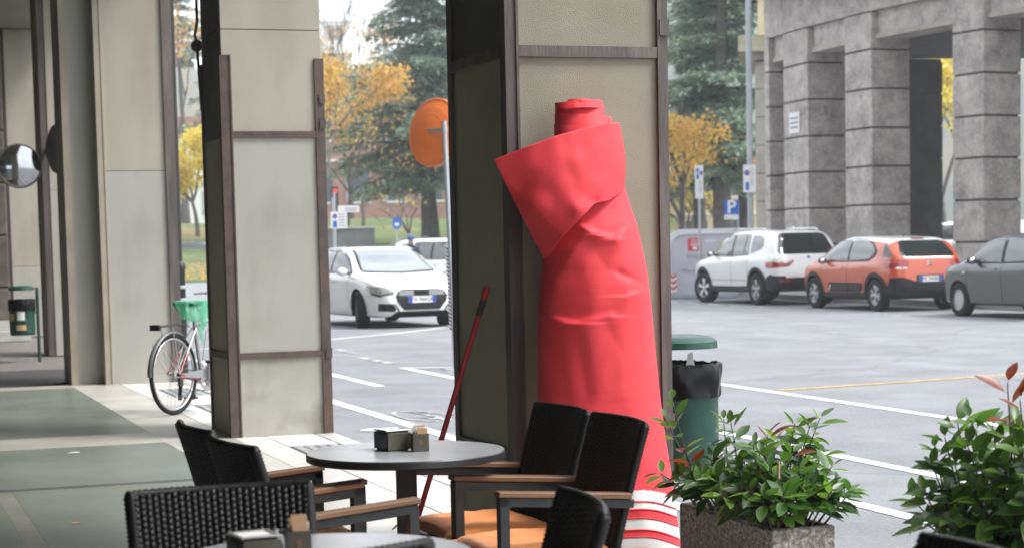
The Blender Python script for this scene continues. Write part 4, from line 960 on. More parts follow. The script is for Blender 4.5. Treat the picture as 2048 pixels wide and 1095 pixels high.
# ---- white SUV
KX_ = dict(paint='paint_white', sill=1, rear_black=-2.02, rear_black_k=4, wb=2.795, r=.36, style='five', mirror=(.87, .82, 1.15), mirror_paint='car_black', steer=R(14), tw=.23, gap=.06,
 zt=[(-2.26,.62),(-2.25,.85),(-2.22,1.0),(-2.15,1.1),(-2.05,1.24),(-1.86,1.55),(-1.74,1.63),(-1.4,1.665),(-.6,1.685),(0,1.68),(.35,1.63),(.62,1.53),(1.0,1.27),(1.22,1.13),(1.4,1.08),(1.9,.99),(2.15,.88),(2.27,.72),(2.3,.6)],
 zs=[(-2.26,.6),(-2.2,.95),(-2.1,1.08),(-1.4,1.10),(0,1.06),(1.2,1.02),(1.9,.94),(2.15,.83),(2.3,.56)],
 zb=[(-2.26,.48),(-2.2,.36),(-1.8,.3),(0,.27),(1.8,.27),(2.2,.32),(2.3,.45)],
 w=[(-2.26,.66),(-2.2,.78),(-2.0,.87),(-1.4,.92),(0,.915),(1.4,.92),(1.9,.86),(2.15,.74),(2.3,.52)],
 wt=[(-2.26,.55),(-2.05,.7),(-1.8,.65),(-1.2,.67),(0,.68),(.4,.66),(1.0,.68),(1.4,.7),(1.9,.65),(2.3,.42)],
 parts=[('side_window', 'car_glass', SV, [(.98,1.13),(.9,1.2),(.6,1.43),(.38,1.54),(-.08,1.58),(-.08,1.1)]), ('side_window', 'car_glass', SV, [(-.16,1.1),(-.16,1.58),(-.72,1.575),(-.72,1.13)]), ('side_window', 'car_glass', SV, [(-.76,1.13),(-.76,1.57),(-.9,1.565),(-.98,1.14)]), ('side_window', 'car_glass', SV, [(-1.08,1.15),(-1.0,1.56),(-1.4,1.535),(-1.55,1.47),(-1.62,1.34),(-1.56,1.25)]),
  ('window_frame', 'car_black', SV, [(1.06,1.1),(.6,1.46),(.36,1.57),(-.9,1.59),(-.98,1.12),(-.1,1.085)], .0035),
  ('rear_window', 'car_glass_dark', ('-y',), [(-.66,1.13),(.66,1.13),(.7,1.18),(.56,1.56),(.45,1.59),(-.45,1.59),(-.56,1.56),(-.7,1.18)]), ('windscreen', 'car_glass', ('+y',), [(-.62,1.16),(.62,1.16),(.54,1.54),(-.54,1.54)]),
  ('tail_light', 'lamp_red', SV, [(-2.22,.84),(-2.22,.96),(-1.86,.96),(-1.84,.86),(-1.95,.82)]), ('tail_light', 'lamp_red', ('-y', '-ym'), [(.5,.86),(.36,.98),(.42,1.0),(.58,.93),(.84,.96),(.84,.83)]), ('indicator', 'lamp_clear', SV, [(-2.2,.97),(-2.16,1.06),(-1.95,1.08),(-1.87,.97)]), ('indicator', 'lamp_clear', ('-y', '-ym'), [(.62,.96),(.64,1.06),(.8,1.05),(.82,.97)]),
  ('wheel_arch', 'car_black', SV, arch(-1.3975,.418,.49,.36), .008, .06), ('wheel_arch', 'car_black', SV, arch(1.3975,.418,.49,.36), .008, .06),
  ('bumper_corner', 'car_black', SV, [(-2.2,.36),(-2.2,.66),(-2.0,.69),(-1.86,.62),(-1.82,.36)], .01), ('bumper', 'car_black', ('-y',), [(-.85,.36),(.85,.36),(.85,.66),(.62,.66),(.5,.52),(-.5,.52),(-.62,.66),(-.85,.66)], .01), ('reflector', 'lamp_red', ('-y', '-ym'), rect(.5,.74,.53,.57), .014),
  ('door_seam', 'car_black', SV, seam(-.12,.42,1.08), .003, .06), ('door_seam', 'car_black', SV, seam(-.98,.62,1.1), .003, .06), ('sill_seam', 'car_black', SV, rect(-.9,.9,.545,.557), .003, .06),
  ('door_handle', 'paint_white', SV, rect(.02,.2,.95,.985), .022), ('door_handle', 'paint_white', SV, rect(-.82,-.64,.965,1.0), .022), ('headlight', 'lamp_clear', ('+y', '+ym'), rect(.45,.75,.76,.86)), ('grille', 'car_black', ('+y',), rect(-.35,.35,.7,.84))])
suv, bv = make_car('suv_car', 'white off-road car with dark sills parked beside the grey recycling container', (19.96, 39.84, ROAD), 0, KX_, 'cars parked along the far kerb')
h = bv.ray_cast(Vector((0, -6, 1.05)), Vector((0, 1, 0))); yy = h[0].y - .012
b = MB(); b.lathe([(.0005, yy), (.04, yy), (.04, yy + .01)], 16, c=(0, 0, 1.05), axis='Y'); b.build('round_badge', 'badge_blue', suv)
MB().add([(-.03, -1.3, 1.66), (.03, -1.3, 1.66), (.02, -1.48, 1.735), (-.02, -1.48, 1.735), (0, -1.5, 1.66)], [(0, 1, 2, 3), (0, 3, 4), (1, 4, 2), (3, 2, 4)]).build('roof_fin', 'paint_white', suv)
for s in (-1, 1): MB().tube([(s * .63, .2, 1.655), (s * .65, 0, 1.705), (s * .64, -1.3, 1.695), (s * .62, -1.5, 1.65)], .014, 6).build('roof_rail', 'chrome', suv)
# ---- grey hatchback
KG = dict(KO); KG = {k: ([list(p) for p in v] if isinstance(v, list) and k != 'parts' else v) for k, v in KO.items()}
KG.update(paint='paint_grey', roof_paint='paint_grey', roof=None, sill=0, rear_black=-99, wb=2.45, r=.305, style='cover', mirror=(.83, .66, 1.02), mirror_paint='car_black', trim='paint_grey',
 parts=[('side_window', 'car_glass', SV, [(.98,.99),(.94,1.02),(.6,1.26),(.36,1.37),(-.1,1.41),(-.1,.99)]), ('side_window', 'car_glass', SV, [(-.2,.99),(-.2,1.41),(-.75,1.39),(-1.0,1.33),(-1.1,1.1),(-1.0,1.02)]),
  ('window_frame', 'car_black', SV, [(1.08,.96),(.6,1.29),(.34,1.4),(-.2,1.435),(-.75,1.42),(-1.02,1.35),(-1.16,1.08),(-.98,.97)], .0035), ('windscreen', 'car_glass', ('+y',), [(-.6,1.06),(.6,1.06),(.5,1.36),(-.5,1.36)]), ('rear_window', 'car_glass_dark', ('-y',), [(-.56,1.07),(.56,1.07),(.46,1.36),(-.46,1.36)]),
  ('door_seam', 'car_black', SV, seam(-.16,.34,.98), .003, .05), ('door_seam', 'car_black', SV, seam(.93,.36,.9), .003, .05), ('door_handle', 'paint_grey', SV, rect(.0,.17,.85,.885), .022), ('indicator', 'lamp_clear', SV, rect(.98,1.06,.78,.82), .012), ('headlight', 'lamp_clear', ('+y', '+ym'), rect(.4,.68,.66,.78)), ('headlight', 'lamp_clear', SV, [(1.7,.7),(1.72,.84),(1.92,.76),(1.94,.68)]), ('tail_light', 'lamp_red', SV, rect(-1.9,-1.7,.8,1.02))])
gcar, bv = make_car('grey_hatchback', 'dark grey hatchback parked behind the orange one', (19.9, 28.95, ROAD), 0, KG, 'cars parked along the far kerb')
# ---- white hatchback turning towards the camera
KA = dict(paint='paint_white', sill=0, wb=2.64, r=.325, style='ten', mirror=(.85, .78, .98), steer=R(-16), tw=.22, gap=.045, roof=None,
 zt=[(-1.93,.62),(-1.91,.8),(-1.86,.94),(-1.76,1.02),(-1.5,1.22),(-1.3,1.33),(-.9,1.385),(-.3,1.42),(.1,1.415),(.4,1.35),(.8,1.14),(1.1,.99),(1.22,.955),(1.7,.87),(2.0,.79),(2.12,.72),(2.18,.62),(2.2,.5)],
 zs=[(-1.93,.58),(-1.88,.86),(-1.75,.96),(-1,.96),(0,.935),(1.1,.91),(1.6,.84),(1.95,.76),(2.1,.68),(2.2,.46)],
 zb=[(-1.93,.42),(-1.88,.3),(-1.6,.22),(0,.19),(1.8,.19),(2.1,.2),(2.2,.3)],
 w=[(-1.93,.62),(-1.88,.74),(-1.7,.82),(-1.2,.885),(0,.875),(1.2,.89),(1.7,.865),(1.98,.79),(2.12,.68),(2.2,.55)],
 wt=[(-1.93,.5),(-1.7,.66),(-1.3,.60),(-.8,.62),(0,.63),(.4,.62),(1.0,.68),(1.2,.7),(1.7,.68),(2.0,.62),(2.2,.45)],
 parts=[('windscreen', 'screen_glass', ('+y',), [(-.66,.99),(0,.965),(.66,.99),(.585,1.2),(.54,1.36),(0,1.385),(-.54,1.36),(-.585,1.2)]),
  ('side_window', 'car_glass_dark', SV, [(.86,.97),(.8,1.02),(.5,1.19),(.22,1.31),(-.12,1.34),(-.12,.965)]), ('side_window', 'car_glass_dark', SV, [(-.2,.965),(-.2,1.34),(-.65,1.32),(-.98,1.26),(-1.18,1.14),(-1.1,1.0)]), ('window_frame', 'car_black', SV, [(.96,.945),(.5,1.215),(.2,1.335),(-.2,1.365),(-.66,1.345),(-1.0,1.285),(-1.26,1.14),(-1.14,.965)], .0035),
  ('grille', 'car_black', ('+y',), [(-.33,.32),(.33,.32),(.45,.46),(.48,.56),(.42,.65),(.36,.675),(-.36,.675),(-.42,.65),(-.48,.56),(-.45,.46)], .012, .05),
  ('headlight', 'lamp_smoke', ('+y', '+ym'), [(.5,.62),(.53,.68),(.68,.72),(.8,.72),(.8,.62),(.7,.57),(.66,.6)], .012), ('headlight', 'lamp_smoke', SV, [(1.72,.66),(1.74,.75),(1.95,.72),(2.08,.66),(2.02,.6)], .01), ('headlight_edge', 'car_black', ('+y', '+ym'), [(.5,.6),(.66,.575),(.72,.545),(.82,.59),(.82,.62),(.7,.57),(.66,.6),(.5,.62)], .010, .04), ('cowl', 'car_black', ('+y',), [(-.7,.965),(0,.94),(.7,.965),(.66,.99),(0,.965),(-.66,.99)], .006, .05), ('screen_edge', 'car_black', ('+y', '+ym'), [(.66,.99),(.7,.985),(.625,1.2),(.575,1.36),(.54,1.36),(.585,1.2)], .007, .04),  # includes a black outline strip along the headlight's lower edge
  ('air_intake', 'car_black', ('+y', '+ym'), [(.5,.3),(.48,.34),(.53,.43),(.74,.44),(.74,.31)], .012), ('lip_slot', 'car_black', ('+y',), [(-.42,.275),(.42,.275),(.52,.44),(.5,.44),(.4,.295),(-.4,.295),(-.5,.44),(-.52,.44)], .012, .04), ('lower_lip', 'car_black', ('+y',), rect(-.6,.6,.2,.225), .012),
  ('door_seam', 'car_black', SV, seam(-.16,.34,.95), .003, .05), ('door_seam', 'car_black', SV, seam(.86,.36,.9), .003, .05), ('door_handle', 'chrome', SV, rect(-.02,.16,.79,.82), .02), ('rear_window', 'car_glass_dark', ('-y',), [(-.55,1.02),(.55,1.02),(.45,1.27),(-.45,1.27)]), ('tail_light', 'lamp_red', ('-y', '-ym'), rect(.42,.75,.78,.92))])
fl, fr_ = G(716, 655, ROAD), G(892, 648, ROAD); ax = (fr_ - fl); ax.z = 0; ax.normalize(); hd = Vector((ax.y, -ax.x, 0)); rz = math.atan2(-hd.x, hd.y); cc = (fl + fr_) / 2 - hd * 1.30
acar, bv = make_car('white_hatchback', 'white hatchback with a big black grille turning into the street', (cc.x, cc.y, ROAD), rz, KA)
acar.scale = (1.05, 1.05, 1.05)
plate(acar, bv, 0, .50, 'FA 966GF', True)
for i in range(3): patch(bv, rect(-.42, -.14, .575 + i * .03, .585 + i * .03), '+y', .018, .06).build('grille_bar', 'rim_silver', acar); patch(bv, rect(.14, .42, .575 + i * .03, .585 + i * .03), '+y', .018, .06).build('grille_bar', 'rim_silver', acar)
h = bv.ray_cast(Vector((0, 6, .62)), Vector((0, -1, 0))); yy = h[0].y + .03
for i in range(4): MB().tube([(-.09 + i * .06 + .04 * math.cos(a), yy, .615 + .04 * math.sin(a)) for a in [k * math.pi / 8 for k in range(16)]], .007, 6, closed=True).build('ring_badge', 'car_black', acar)
for s in (-1, 1): MB().tube([(s * .6, .3, 1.36), (s * .6, 0, 1.41), (s * .585, -.8, 1.395), (s * .57, -1.2, 1.34)], .012, 6).build('roof_rail', 'chrome', acar)
# ---- cars farther off
def far_car(name, label, px, py, dist, rz, paintn, base, grp='cars parked by the park'):
    K2 = dict(base); K2['paint'] = paintn; K2['roof_paint'] = paintn; K2['roof'] = None; K2['steer'] = 0; K2['mirror_paint'] = paintn
    p = atD(px, py, dist); t, _ = make_car(name, label, (p.x, p.y, zroad(p.y)), rz, K2, grp); return t
far_car('white_car', 'white car waiting behind the turning hatchback, its side window pale', 858, 540, 56, R(-118), 'paint_white', KA)
far_car('white_car', 'white tall car half hidden by the striped mirror pole', 915, 540, 53, R(205), 'paint_white', KX_)
far_car('dark_car', 'dark hatchback parked beyond the bicycle, before the yellow tree', 392, 545, 84, R(-20), 'paint_dark', KG)
far_car('white_car', 'white car parked behind the dark hatchback before the yellow tree', 380, 540, 92, R(40), 'paint_white', KX_)
far_car('silver_car', 'silver car seen beyond the grey recycling container', 1375, 545, 62, R(80), 'paint_silver', KA)
far_car('white_car', 'white van-like car glimpsed between the rotunda pillars', 1897, 545, 68, R(60), 'paint_white', KX_)
far_car('white_car', 'white car roof glimpsed between the container and the off-road car', 1478, 545, 64, R(95), 'paint_white', KA)
# ================================================================== bicycle
pm('frame_silver', (.36, .37, .37), (.42, .43, .43), 10, .3, metal=.6); pm('frame_red', (.3, .012, .02), rough=.3, coat=.5); pm('alloy', (.55, .55, .55), rough=.35, metal=.9)
m_ = pm('bag_green', (.12, .6, .36), (.2, .72, .46), 6, .3); t_ = m_.node_tree; tb = t_.nodes.new('ShaderNodeBsdfTransparent'); tl_ = t_.nodes.new('ShaderNodeBsdfTranslucent'); tl_.inputs[0].default_value = (.3, .85, .55, 1)
x1 = t_.nodes.new('ShaderNodeMixShader'); x1.inputs[0].default_value = .45; x2 = t_.nodes.new('ShaderNodeMixShader'); x2.inputs[0].default_value = .42
t_.links.new(t_.nodes['Principled BSDF'].outputs[0], x1.inputs[1]); t_.links.new(tl_.outputs[0], x1.inputs[2]); t_.links.new(x1.outputs[0], x2.inputs[1]); t_.links.new(tb.outputs[0], x2.inputs[2]); t_.links.new(x2.outputs[0], t_.nodes['Material Output'].inputs[0])
bc = G(350, 829, 0); bike = thing('bicycle', 'silver and red bicycle parked behind the rusty-ironed pillar', 'bicycle', bc, R(47))
WR = .335; pm('dark_rim2', (.06, .02, .02), rough=.4)
def bwheel(x):
    w_ = MB(); w_.tube([(WR * math.cos(a), 0, WR * math.sin(a)) for a in [i * math.pi / 32 for i in range(64)]], .019, 8, closed=True); o = w_.build('wheel', 'tyre', bike, smooth=180, loc=(x, 0, WR + .019))
    MB().tube([((WR - .027) * math.cos(a), 0, (WR - .027) * math.sin(a)) for a in [i * math.pi / 32 for i in range(64)]], .0105, 6, closed=True).build('rim', 'alloy', o, smooth=180)
    MB().cyl((0, -.03, 0), (0, .03, 0), .02, n=12).build('hub', 'alloy', o)
    s = MB()
    for k in range(32):
        a = 2 * math.pi * k / 32; a2 = a + (.5 if k % 2 else -.5) * .6; yy = .026 if (k // 2) % 2 else -.026
        s.tube([(.018 * math.cos(a2), yy, .018 * math.sin(a2)), ((WR - .035) * math.cos(a), 0, (WR - .035) * math.sin(a))], .0013, 3, cap=False)
    stuff(s.build('spokes', 'alloy', o)); return o
bwheel(0); bwheel(1.06)
HZ = WR + .019; BB = Vector((.435, 0, .275)); ST = Vector((.345, 0, .80)); HT = Vector((.90, 0, .86)); HB_ = Vector((.925, 0, .72))
def tb_(name, pts, r, mat): return MB().tube(pts, r, 10).build(name, mat, bike, smooth=60)
tb_('seat_tube', [BB, ST], .0165, 'frame_silver'); tb_('top_tube', [ST + Vector((.012, 0, -.04)), HT], .0165, 'frame_silver'); tb_('down_tube', [BB, BB.lerp(HB_, .5)], .018, 'frame_red'); tb_('down_tube', [BB.lerp(HB_, .5), HB_], .018, 'frame_silver'); tb_('head_tube', [HB_ - Vector((0, 0, .03)), HT + Vector((-.01, 0, .04))], .02, 'frame_silver')
for s in (-1, 1):
    a = Vector((0, s * .062, HZ)); tb_('chain_stay', [a, Vector((.2, s * .05, .31)), BB + Vector((0, s * .03, 0))], .009, 'frame_red')
    m2 = a.lerp(ST + Vector((0, s * .02, -.06)), .45); tb_('seat_stay', [a, m2], .0085, 'frame_red'); tb_('seat_stay', [m2, ST + Vector((0, s * .02, -.06))], .0085, 'frame_silver')
    tb_('fork_blade', [Vector((1.06, s * .055, HZ)), Vector((1.0, s * .05, .52)), HB_ + Vector((0, s * .02, -.03))], .011, 'frame_silver')
tb_('seat_post', [ST, ST + Vector((-.04, 0, .13))], .013, 'alloy')
sd_ = MB(); rows = []
for i in range(13):
    t = i / 12; x = -.17 + .3 * t; w_ = .085 * (1 - t) ** 1.3 + .022; rows.append([(x + .345, w_ * math.cos(a), .955 + .022 * math.sin(a) - .012 * math.sin(math.pi * t)) for a in [k * math.pi / 8 for k in range(16)]])
sd_.grid(rows, True); sd_.build('saddle', 'black_plastic', bike, smooth=180)
hb = MB(); hb.tube([HT + Vector((-.01, 0, .04)), HT + Vector((-.03, 0, .16))], .013, 8); hb.tube([HT + Vector((-.12, .28, .17)), HT + Vector((.0, .12, .17)), HT + Vector((.0, -.12, .17)), HT + Vector((-.12, -.28, .17))], .012, 8); stuff(hb.build('handlebar', 'alloy', bike, smooth=60))
fd = MB(); rows = []
for i in range(25):
    a = R(62 + 118 * i / 24); rows.append([((WR + .036 - .010 * (v / 3) ** 2) * math.cos(a), .023 * v / 3, HZ + (WR + .036 - .010 * (v / 3) ** 2) * math.sin(a)) for v in range(-3, 4)])
fd.grid(rows); fd.build('rear_mudguard', 'frame_silver', bike, smooth=180)
rk = MB()
for s in (-1, 0, 1): rk.tube([(-.24, s * .055, HZ + .42), (.16, s * .05, HZ + .43), (.24, s * .02, HZ + .40)], .005, 5)
for x in (-.24, -.1, .05): rk.tube([(x, -.055, HZ + .421), (x, .055, HZ + .421)], .005, 5)
stuff(rk.build('rack', 'black_plastic', bike))
for s in (-1, 1): MB().tube([(0, s * .07, HZ), (-.08, s * .06, HZ + .42)], .004, 5).build('rack_stay', 'alloy', bike); MB().tube([(0, s * .068, HZ), (-.2, s * .05, HZ + .2), (-.25, s * .035, HZ + .28)], .003, 5).build('mudguard_stay', 'alloy', bike)
MB().b2((-.262, -.05, HZ + .39), (-.245, .05, HZ + .44)).build('reflector_plate', 'black_plastic', bike); MB().b2((-.268, -.04, HZ + .4), (-.263, .04, HZ + .43)).build('reflector', 'dark_rim2', bike)
cr = MB().lathe([(.045, -.05), (.095, -.05), (.098, -.054), (.098, -.058), (.045, -.058)], 40, axis='Y', c=(BB.x, 0, BB.z)); cr.build('chainring', 'alloy', bike, smooth=30)
b = MB()
for k in range(5): a = 2 * math.pi * k / 5; b.bar((BB.x, -.056, BB.z), (BB.x + .07 * math.cos(a), -.056, BB.z + .07 * math.sin(a)), .006, .018, up=(0, 1, 0))
stuff(b.build('spider', 'alloy', bike))
cg = MB(); cg.prism([(.02, .35), (.32, .375), (.44, .37), (.44, .33), (.3, .30), (.02, .33)], -.064, -.06, 'XZ'); cg.build('chain_guard', 'frame_silver', bike)
MB().bar(BB + Vector((0, -.075, 0)), BB + Vector((-.015, -.085, .165)), .014, .022, up=(0, 1, 0)).build('crank', 'alloy', bike); MB().bar(BB + Vector((0, .075, 0)), BB + Vector((.015, .085, -.165)), .014, .022, up=(0, 1, 0)).build('crank', 'alloy', bike)
for q, z in ((-.13, .165), (.13, -.165)): MB().b2((BB.x - .05 - (.015 if z > 0 else -.015), q - .045, BB.z + z - .012), (BB.x + .05 - (.015 if z > 0 else -.015), q + .045, BB.z + z + .012)).build('pedal', 'black_plastic', bike, bevel=.004)
b = MB(); b.lathe([(.02, -.045), (.05, -.04), (.05, -.028), (.02, -.025)], 24, axis='Y', c=(0, 0, HZ)); b.build('sprocket', 'alloy', bike)
b = MB(); b.b2((-.03, -.085, HZ - .1), (.02, -.06, HZ - .03)); b.bar((0, -.07, HZ - .09), (-.02, -.07, HZ - .2), .015, .03, up=(0, 1, 0)); b.lathe([(.0005, -.08), (.024, -.08), (.024, -.066), (.0005, -.066)], 14, axis='Y', c=(-.02, 0, HZ - .2)); stuff(b.build('derailleur', 'black_plastic', bike))
MB().tube([(-.02, -.055, HZ - .22), (.2, -.055, .2), (BB.x, -.055, BB.z - .093)], .004, 4).build('chain', 'black_plastic', bike); MB().tube([(0, -.055, HZ + .05), (.2, -.055, .38), (BB.x, -.055, BB.z + .093)], .004, 4).build('chain', 'black_plastic', bike)
MB().tube([(.42, .05, .26), (.36, .2, .01)], .008, 6).build('kickstand', 'alloy', bike)
MB().tube([(.95, 0, .86), (.75, -.03, .80), (.5, -.02, .7), (.4, -.03, .4)], .003, 4).build('cable', 'black_plastic', bike)
bgm = MB(); rows = []
for i in range(19):
    f = i / 18; row = []
    for k in range(72):
        a = 2 * math.pi * k / 72; n1 = noise.noise(Vector((math.cos(a) * 2.5, math.sin(a) * 2.5, f * 3))); n2 = noise.noise(Vector((math.cos(a) * 7, math.sin(a) * 7, f * 5 + 3)))
        rx, ry = .2 * min(1, .12 + f * 3.2), .11 * min(1, .12 + f * 3.2)
        if f > .3: rx += .035 * n1 + .025 * n2; ry += .03 * n1 + .025 * n2; tp = 1 - .55 * (f - .3); rx *= tp; ry *= tp
        z = .985 - (0 if f < .3 else (f - .3) * (.2 + .3 * max(0, math.cos(a + .3)) ** 2 + .16 * n1 + .1 * n2)) - .012 * f
        row.append((.32 + rx * math.cos(a), ry * math.sin(a), z + .006 * n2))
    rows.append(row)
bgm.grid(rows, True); bag = bgm.build('plastic_bag', 'bag_green', None, smooth=60, loc=bc); bag.rotation_euler = (0, 0, R(47)); tag(bag, 'thin green plastic bag pulled over the bicycle saddle', 'plastic bag')
# ================================================================== mirrors, posts, signs
pm('mirror_orange', (.9, .21, .045), (.95, .25, .06), 4, .45); pm('mirror_face', (.4, .41, .42), rough=.08, metal=1.0); pm('post_grey', (.36, .38, .4), (.42, .44, .46), 6, .45, metal=.3); pm('sign_white', (.74, .74, .73), rough=.5); pm('sign_blue', (.02, .13, .5), rough=.45); pm('sign_red', (.55, .02, .03), rough=.45); pm('text_grey', (.25, .25, .27), rough=.6); pm('dark_rim', (.14, .03, .025), rough=.5); pm('stripe_black', (.02, .02, .02), rough=.5)
def dish(t, c, nrm, r, mat, name, depth=.09, ridges=0):
    n_ = Vector(nrm).normalized(); u = n_.orthogonal().normalized() if abs(n_.z) > .9 else Vector((-n_.y, n_.x, 0)).normalized(); v = n_.cross(u); prof_ = []
    K = 26 if ridges else 12
    for i in range(K + 1):
        f = i / K; d = depth * (1 - f * f)
        if ridges and f > .45: d += .0016 * (1 if int((f - .45) * ridges * 2) % 2 else -1)
        prof_.append((r * f, d))
    b = MB(); rows = [[c + u * (rr * math.cos(a)) + v * (rr * math.sin(a)) + n_ * d for a in [2 * math.pi * k / 48 for k in range(48)]] for rr, d in prof_[1:]]
    b.grid(rows, True); b.add([c + n_ * prof_[0][1]] + rows[0], [(0, k + 1, (k + 1) % 48 + 1) for k in range(48)])
    return b.build(name, mat, t, smooth=35), [c + u * (r * math.cos(a)) + v * (r * math.sin(a)) for a in [2 * math.pi * k / 48 for k in range(48)]]
pb0 = G(912, 738, ROAD); top = onY(888, 242, pb0.y); mo = thing('traffic_mirror', 'round orange-backed traffic mirror on a grey striped pole', 'traffic mirror', pb0)
MB().tube([Vector((0, 0, 0)), top - pb0], .03, 14).build('pole', 'post_grey', mo, smooth=60); MB().b2((-.16, -.1, 0), (.16, .1, .012)).build('foot_plate', 'post_grey', mo)
cM = onY(868, 265, pb0.y + .34) - pb0; nM = (-FH + RT * -.9).normalized() * 1.0; nM.z = .12
d_, rim = dish(mo, cM, nM, .405, 'mirror_orange', 'back_shell', .11, 9); MB().tube(rim, .014, 6, closed=True).build('rim', 'mirror_orange', mo, smooth=180)
MB().add([], []); dish(mo, cM - nM.normalized() * .005, -nM, .39, 'mirror_face', 'mirror_glass', .06)
pq = (top - pb0) * .965; b = MB(); b.bar(pq, cM + nM.normalized() * .1, .03, .04); b.cyl(pq - Vector((0, 0, .03)), pq + Vector((0, 0, .03)), .038, n=14); stuff(b.build('bracket', 'post_grey', mo))
st0, st1 = (top - pb0) * ((738 - 655) / 496), (top - pb0) * ((738 - 488) / 496); b = MB(); N_ = 22
side = (-RT * .034 - FH * .012)
for i in range(N_):
    a, c = st0.lerp(st1, i / N_), st0.lerp(st1, (i + .5) / N_); o = side
    q = [a + o - RT * .02, a + o + RT * .02 + Vector((0, 0, -.03)), c + o + RT * .02 + Vector((0, 0, -.03)), c + o - RT * .02]; q2 = [a + o - RT * .02, a + o + RT * .02, c + o + RT * .02, c + o - RT * .02]
    b.add([p - FH * .004 for p in q], [(0, 1, 2, 3)], 0)
MB().bar(st0 + side, st1 + side, .042, .006, up=FH).build('striped_sleeve', 'sign_white', mo); stuff(b.build('black_stripes', 'stripe_black', mo, recalc=False))
# convex mirrors on the far pillar
mp0 = Vector((2.5, 27.0, 1.6)); mm = thing('convex_mirror', 'round convex mirror facing the arcade from the far pillar bracket', 'mirror', mp0); c = onY(39, 332, 26.75) - mp0
nA = (-FH * .9 + RT * .42).normalized(); d_, rim = dish(mm, c, nA, .29, 'mirror_face', 'mirror_glass', .05); MB().tube(rim, .016, 6, closed=True)  .build('rim', 'grey_iron', mm, smooth=180); dish(mm, c - nA * .004, -nA, .29, 'dark_cladding', 'back_shell', .06)
MB().bar(c - nA * .05, Vector((.04, .1, c.z)), .03, .05).build('bracket', 'black_plastic', mm)
mm2 = thing('convex_mirror', 'dark backed red rimmed mirror turned away beside the far pillar', 'mirror', mp0 + Vector((0, .4, 0))); o2 = mp0 + Vector((0, .4, 0)); c = onY(112, 298, 26.6) - o2; nB = (RT * .85 + FH * .55).normalized()
d_, rim = dish(mm2, c, nB, .31, 'mirror_face', 'mirror_glass', .05); MB().tube(rim, .02, 6, closed=True).build('rim', 'sign_red', mm2, smooth=180); dish(mm2, c - nB * .004, -nB, .31, 'dark_cladding', 'back_shell', .12); MB().bar(c - nB * .05, Vector((.06, -.2, c.z)), .03, .05).build('bracket', 'black_plastic', mm2)
# black lamp post at the corner of the bicycle pillar
lpx = Vector((3.425, 21.15, 0)); lp = thing('lamp_post', 'slim black lamp post hugging the pillar behind the bicycle', 'lamp post', lpx)
MB().tube([(0, 0, 0), (0, 0, 5.1)], .026, 12).build('shaft', 'black_plastic', lp, smooth=60); MB().lathe([(.05, 0), (.05, 1.2), (.058, 1.21), (.058, 1.26), (.03, 1.3)], 16).build('sleeve', 'black_plastic', lp, smooth=40)
for z in (.86, 1.0): MB().lathe([(.052, z), (.054, z + .005), (.054, z + .03), (.052, z + .035)], 16).build('band', 'post_grey', lp, smooth=40)
# signs
def post_sign(name, label, px, pyb, dist, post_px_top, draws, rz_off=0.0, r=.03, zg=ROAD, lean=0, post_off=0.0):
    p = atD(px, pyb, dist); p.z = zg; zt = atD(px, post_px_top, dist).z; t = thing(name, label, 'sign', p)
    MB().tube([(0, .04, 0), (lean, .04, zt - zg)], r, 10).build('post', 'post_grey', t, smooth=60)
    az = math.atan2(p.x, p.y) + rz_off; X = Vector((math.cos(az), -math.sin(az), 0)); Z = Vector((0, 0, 1)); N = -Vector((math.sin(az), math.cos(az), 0))
    for dr in draws: dr(t, p, X, Z, N)
    return t
def rect_plate(px, py, dist, w_, h_, mat, nm='plate', items=()):
    def f(t, p, X, Z, N):
        c = atD(px, py, dist) - p; b = MB(); q = .012
        b.add([c + X * (sx * w_ / 2) + Z * (sz * h_ / 2) + N * k for k in (0, q) for sx, sz in ((-1,-1),(1,-1),(1,1),(-1,1))], [(0,1,2,3),(4,5,6,7),(0,1,5,4),(1,2,6,5),(2,3,7,6),(3,0,4,7)]); pl = b.build(nm, mat, t)
        for (kind, x, z, a, bb, mt) in items:
            o = c + X * x + Z * z + N * (q + .002)
            if kind == 'rect': MB().add([o + X * (sx * a / 2) + Z * (sz * bb / 2) for sx, sz in ((-1,-1),(1,-1),(1,1),(-1,1))], [(0,1,2,3)]).build('marking', mt, pl)
            elif kind == 'disc': MB().add([o + X * (a * math.cos(k * math.pi / 12)) + Z * (a * math.sin(k * math.pi / 12)) + N * bb for k in range(24)], [tuple(range(24))]).build('marking', mt, pl)
            elif kind == 'text': text('lettering', a, bb, mt, pl, frame_mat(o + N * .001, X, Z), .0006, bold=.002 if bb < .2 else bb * .02)
    return f
def noparking(x, z, r): return [('disc', x, z, r, .0, 'sign_red'), ('disc', x, z, r * .8, .002, 'sign_blue')]
lines_ = lambda x, z0, n, w_, dz: [('rect', x, z0 - i * dz, w_, dz * .3, 'text_grey') for i in range(n)]
post_sign('parking_sign', 'blue parking sign with a white P before the cedar trunks', 1478, 470, 49, 402, [rect_plate(1463, 415, 49, .37, .37, 'sign_blue', 'plate', [('text', 0, 0, 'P', .46, 'letter_white')]), rect_plate(1463, 434, 49, .37, .12, 'sign_white', 'sub_plate', [('rect', -.12, 0, .04, .03, 'text_grey')])], .1)
post_sign('street_sign', 'white regulation sign on a slim post over the recycling container', 1401, 465, 47.5, 330, [rect_plate(1398, 364, 47.5, .27, .82, 'sign_white', 'plate', [('rect', -.06, .2, .09, .26, 'sign_blue'), ('text', -.06, .2, 'P', .14, 'letter_white')] + noparking(.065, .22, .055) + lines_(.02, .0, 6, .1, .05))], -.75, .035)
